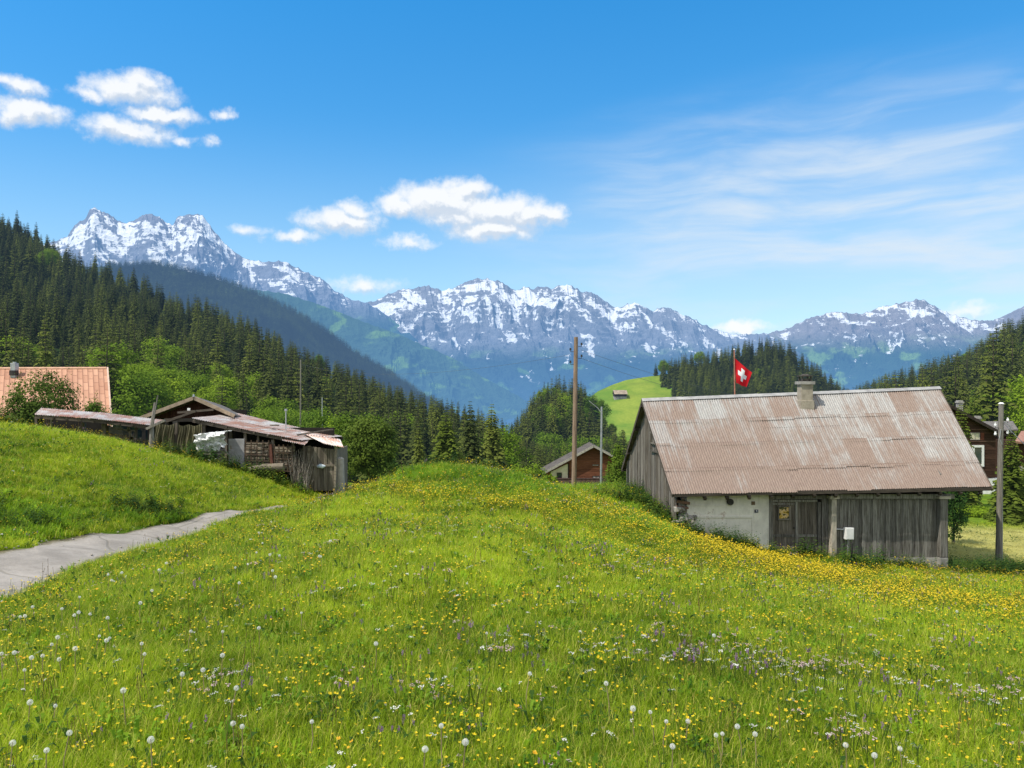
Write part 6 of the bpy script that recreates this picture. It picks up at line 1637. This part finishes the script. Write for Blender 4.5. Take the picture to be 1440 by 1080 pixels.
# extra lush strips: nettles and docks
def weed(seed, h=.5):
    R = random.Random(seed); mb = MB()
    for _ in range(7):
        a = R.uniform(0, 6.28); q = R.uniform(0, .15); b = Vector((q * math.cos(a), q * math.sin(a), 0)); H = h * R.uniform(.6, 1.1); tp = b + Vector((R.uniform(-.1, .1), R.uniform(-.1, .1), H))
        mb.poly([b - Vector((.003, 0, 0)), b + Vector((.003, 0, 0)), tp], .2)
        for k in range(16):
            t = (k + 1) / 16; p = b.lerp(tp, t); a2 = k * 2.4 + R.random(); d = Vector((math.cos(a2), math.sin(a2), -.25)); s_ = Vector((-d.y, d.x, 0)); l = .10 * (1.2 - t) + .02
            mb.poly([p, p + d * l * .5 + s_ * l * .25, p + d * l, p + d * l * .5 - s_ * l * .25], R.random())
    return mb
WEEDS = [weed(700).mesh("nettle", M_WEED), weed(701, .38).mesh("nettle", M_BUSH), weed(702, .32).mesh("nettle", M_BUSH)]
wx_, wy_ = [], []
def strip(a, b, n, spread):
    for _ in range(n):
        t = random.random(); wx_.append(a[0] + (b[0] - a[0]) * t + random.gauss(0, spread)); wy_.append(a[1] + (b[1] - a[1]) * t + random.gauss(0, spread))
A_ = lambda px, Y: ((px - 720) / F * Y, Y)
strip(A_(925, 29.5), A_(957, 27.0), 90, .38); strip(A_(880, 33), A_(925, 29.5), 60, .4); strip(A_(965, 26.6), A_(1080, 27.1), 80, .25); strip(A_(1085, 27.3), A_(1165, 27.6), 30, .12); strip(A_(1175, 27.5), A_(1300, 28.1), 26, .12)
strip(A_(1345, 28.8), A_(1480, 28.6), 240, .6); strip(A_(-60, 14.5), A_(40, 14.6), 110, .5); strip(A_(180, 17.5), A_(240, 19), 40, .3); strip(A_(560, 26), A_(640, 25), 60, .8); strip(A_(1200, 26.6), A_(1215, 26.9), 14, .3); strip(A_(860, 30), A_(910, 29), 40, .5)
strip(A_(220, 29.4), A_(430, 30.3), 70, .3); strip(A_(478, 32), A_(560, 36), 120, 1.0)
wx_, wy_ = np.array(wx_), np.array(wy_); m = keep_mask(wx_, wy_); wx_, wy_ = wx_[m], wy_[m]
put("weeds", wx_, wy_, RNG.integers(0, 3, len(wx_)), WEEDS, RNG.uniform(.7, 1.5, len(wx_)) * np.clip(wy_ / 22, .55, 1.25), "dark green nettles and docks along the barn and path edges")

# flowers
def band(px, py):
    c = curve([(440, 690), (560, 700), (640, 706), (760, 722), (900, 752), (1000, 778), (1100, 803), (1200, 826), (1300, 848), (1440, 872), (1700, 920)], px)
    w = curve([(440, 5), (560, 8), (700, 15), (900, 20), (1200, 20), (1440, 24), (1700, 28)], px)
    return np.exp(-((py - c) / w) ** 2) * sstep(420, 600, px)
x, y, px = cand(35000, 2.9, 32, .75)
m = keep_mask(x, y); x, y, px = x[m], y[m], px[m]; z = ground(x, y); py = 540 - F * z / y
bank = (x < -5) & (y > 13) & (in_path(x, y) == False)
n1 = fbm(x * .5, y * .5, 4, 91); n2 = fbm(x * .8 + 9, y * .8, 3, 92); B = band(px, py)
pr_ = .25 + .24 * sstep(.0, .6, n1) + .36 * B * (.3 + 1.4 * sstep(-.2, .5, n2)) + .35 * np.exp(-((px - 1040) / 170) ** 2 - ((py - 800) / 22) ** 2) + .25 * (py > 860) * sstep(.2, .7, n2) 
pr_ = np.where((x < -6) & (y > 14), .14, pr_)
m = RNG.random(len(x)) < np.clip(pr_, 0, 1); x, y, B = x[m], y[m], B[m]; n1 = n1[m]
pick = np.where(RNG.random(len(x)) < .6 + .35 * B, np.where(RNG.random(len(x)) < .12 + .7 * B, 2, RNG.integers(0, 2, len(x))), RNG.choice([1, 1, 0, 3, 3, 4, 4, 6, 5, 7], len(x)))
s = (.62 + y / 28) * RNG.uniform(.8, 1.2, len(x))
put("wild_flowers", x, y, pick, FL, s, "scattered yellow buttercups and other meadow flowers")
# white and pink patches
cx_, cy_ = [], []
for (ppx, ppy, n, sp) in ((1000, 945, 34, .45), (985, 950, 20, .3), (1150, 990, 24, .4), (740, 960, 8, .2), (700, 925, 7, .15), (860, 945, 9, .2), (1290, 985, 22, .5), (1400, 1010, 20, .5), (1080, 965, 12, .3), (545, 770, 26, .8), (830, 790, 22, .9), (1160, 845, 14, .6), (300, 1005, 7, .15), (620, 1010, 8, .2), (560, 845, 12, .5), (930, 890, 12, .5), (1310, 920, 12, .6), (1220, 1060, 12, .3)):
    Yc_ = 3.0
    while Yc_ < 40:
        X_ = (ppx - 720) / F * Yc_
        if 540 - F * gz(X_, Yc_) / Yc_ <= ppy: break
        Yc_ += .15
    for _ in range(n): cx_.append((ppx - 720) / F * Yc_ + random.gauss(0, sp)); cy_.append(Yc_ + random.gauss(0, sp * .8))
cx_, cy_ = np.array(cx_), np.array(cy_); m = keep_mask(cx_, cy_) & (cy_ > 3); cx_, cy_ = cx_[m], cy_[m]
put("wild_flowers", cx_, cy_, RNG.choice([4, 4, 4, 6, 6, 6, 5], len(cx_)), FL, RNG.uniform(.9, 1.3, len(cx_)), "patches of white and pinkish meadow flowers")

# dandelion clocks: each its own object
def clock_mesh(seed):
    R = random.Random(seed); mb = MB(); n = 150
    for k in range(n):
        z = 1 - 2 * (k + .5) / n; a = k * 2.39996; d = Vector((math.sqrt(1 - z * z) * math.cos(a), math.sqrt(1 - z * z) * math.sin(a), z)); u = d.orthogonal().normalized(); v = d.cross(u)
        tp = d * R.uniform(.9, 1.0); mb.poly([d * .2, tp + u * .012, tp - u * .012], .5)
        for j in range(3): q = u * math.cos(j * 1.05) + v * math.sin(j * 1.05); w_ = d.cross(q) * .022; mb.poly([tp - q * .13 - w_ + d * .02, tp + q * .13 - w_ + d * .02, tp + q * .13 + w_ + d * .02, tp - q * .13 + w_ + d * .02], .5)
    return mb.mesh("seed_head", make_mat("dandelion_fluff", lambda nt: dict(color=(.9, .9, .86), rough=.8), None, .4))
CLK = clock_mesh(1)
mb = MB(); mb.tube([(0, 0, -.2), (0, 0, .2)], .2, 8); CORE = mb.mesh("core", M_SEEDST)
mb = MB(); mb.tube([(0, 0, 0), (.01, .004, .5), (0, 0, 1)], [.0032, .0028, .0024], 6); STM = mb.mesh("stem", vary("dandelion_stem", (.2, .2, .07), (.3, .22, .12), 5))
pp = [(145, 228), (80, 272), (103, 265), (320, 265), (337, 257), (377, 262), (407, 355), (435, 380), (465, 362), (605, 392), (598, 443), (797, 335), (1267, 256), (75, 430), (183, 433), (130, 455), (320, 405), (540, 588), (857, 500), (936, 443), (757, 522), (130, 637), (238, 657), (163, 850), (45, 835), (970, 742), (1015, 733), (1305, 748), (666, 812), (975, 583), (268, 787), (704, 42), (597, 216), (635, 160), (471, 116), (520, 82), (1005, 133), (340, 186), (998, 60), (1155, 72), (672, 72), (16, 428), (262, 452), (92, 510), (1090, 318)]
spots = [(a / 3, 780 + b / 3) for a, b in pp] + [(700 + a / 3, 780 + b / 3) for a, b in ((583, 680), (660, 684), (803, 722), (941, 780), (1030, 756), (1077, 789), (720, 830), (470, 560), (120, 520))]
R = random.Random(77)
spots += [(R.uniform(340, 560), R.uniform(705, 800)) for _ in range(12)] + [(R.uniform(20, 700), R.uniform(800, 930)) for _ in range(9)] + [(R.uniform(560, 1400), R.uniform(850, 1070)) for _ in range(6)] + [(1237, 1070), (1012, 1041), (622, 1030), (655, 1052), (590, 1060)]
for (ppx, ppy) in spots:
    Yc_ = 2.9; hh = R.uniform(.14, .22)
    while Yc_ < 30:
        X_ = (ppx - 720) / F * Yc_
        if 540 - F * (gz(X_, Yc_) + hh) / Yc_ <= ppy: break
        Yc_ += .08
    if Yc_ > 29 or in_path(np.array([X_]), np.array([Yc_]))[0]: continue
    g = gz(X_, Yc_); rad = R.uniform(.0095, .0155) * (1 + max(0, Yc_ - 6) * .05)
    t = bpy.data.objects.new("dandelion", None); COL.objects.link(t); t.location = (X_, Yc_, g); t.rotation_euler = (R.uniform(-.12, .12), R.uniform(-.12, .12), R.uniform(0, 6)); t.empty_display_size = .02
    tag(t, "white dandelion seed head on a thin stem in the meadow grass", "dandelion", "dandelion seed heads in the meadow")
    for nm, me, z, s_ in (("seed_head", CLK, hh + rad, (rad,) * 3), ("core", CORE, hh + rad, (rad,) * 3), ("stem", STM, 0, (1, 1, hh + rad * .8))):
        o = bpy.data.objects.new(nm, me); COL.objects.link(o); o.parent = t; o.location = (0, 0, z); o.scale = s_

# stones along the path edge
M_STONE = vary("path_stone", (.2, .18, .15), (.42, .39, .34), 9, .95, bump=.4)
def stone(seed):
    R = random.Random(seed); mb = MB(); pts = []
    import bmesh
    bm_ = bmesh.new(); bmesh.ops.create_icosphere(bm_, subdivisions=1, radius=1)
    for v in bm_.verts: v.co *= R.uniform(.75, 1.15); v.co.z *= .55
    for f in bm_.faces: mb.poly([v.co.copy() for v in f.verts], .5)
    bm_.free(); return mb.mesh("stone", M_STONE)
ST = [stone(k) for k in range(4)]
ii = RNG.integers(0, len(PRd), 420); e_ = RNG.random(420) < .65; base_ = np.where(e_[:, None], PRd[ii], PLd[ii])
sx_, sy_ = base_[:, 0] + RNG.normal(0, .16, 420), base_[:, 1] + RNG.normal(0, .16, 420)
n = 420; sz_ = ground(sx_, sy_); scatter("gravel", np.stack([sx_, sy_, sz_ + .005], -1), np.stack([np.zeros(n), np.zeros(n), RNG.uniform(0, 6, n)], -1), RNG.uniform(.008, .035, n), RNG.integers(0, 4, n), ST, "loose small stones along the path edges")
# bare twigs against the wood shed
t = empty("thicket", P(421, 680, 31), "bare grey thicket of twigs against the wood shed left of the board cabin", "thicket")
mb = MB(); R = random.Random(3)
for _ in range(90):
    q = P(R.uniform(413, 433), 684, 31.0 - R.uniform(0, .3)); q.z -= .2; tp = q + Vector((R.uniform(-.35, .35), R.uniform(-.1, .1), R.uniform(.7, 1.75))); md_ = q.lerp(tp, .5) + Vector((R.uniform(-.15, .15), 0, R.uniform(-.1, .1)))
    mb.tube([q, md_, tp], [.012, .009, .004], 4)
mb.build("twigs", vary("grey_twigs", (.14, .125, .1), (.3, .27, .23), 4, rnd=.4), t)
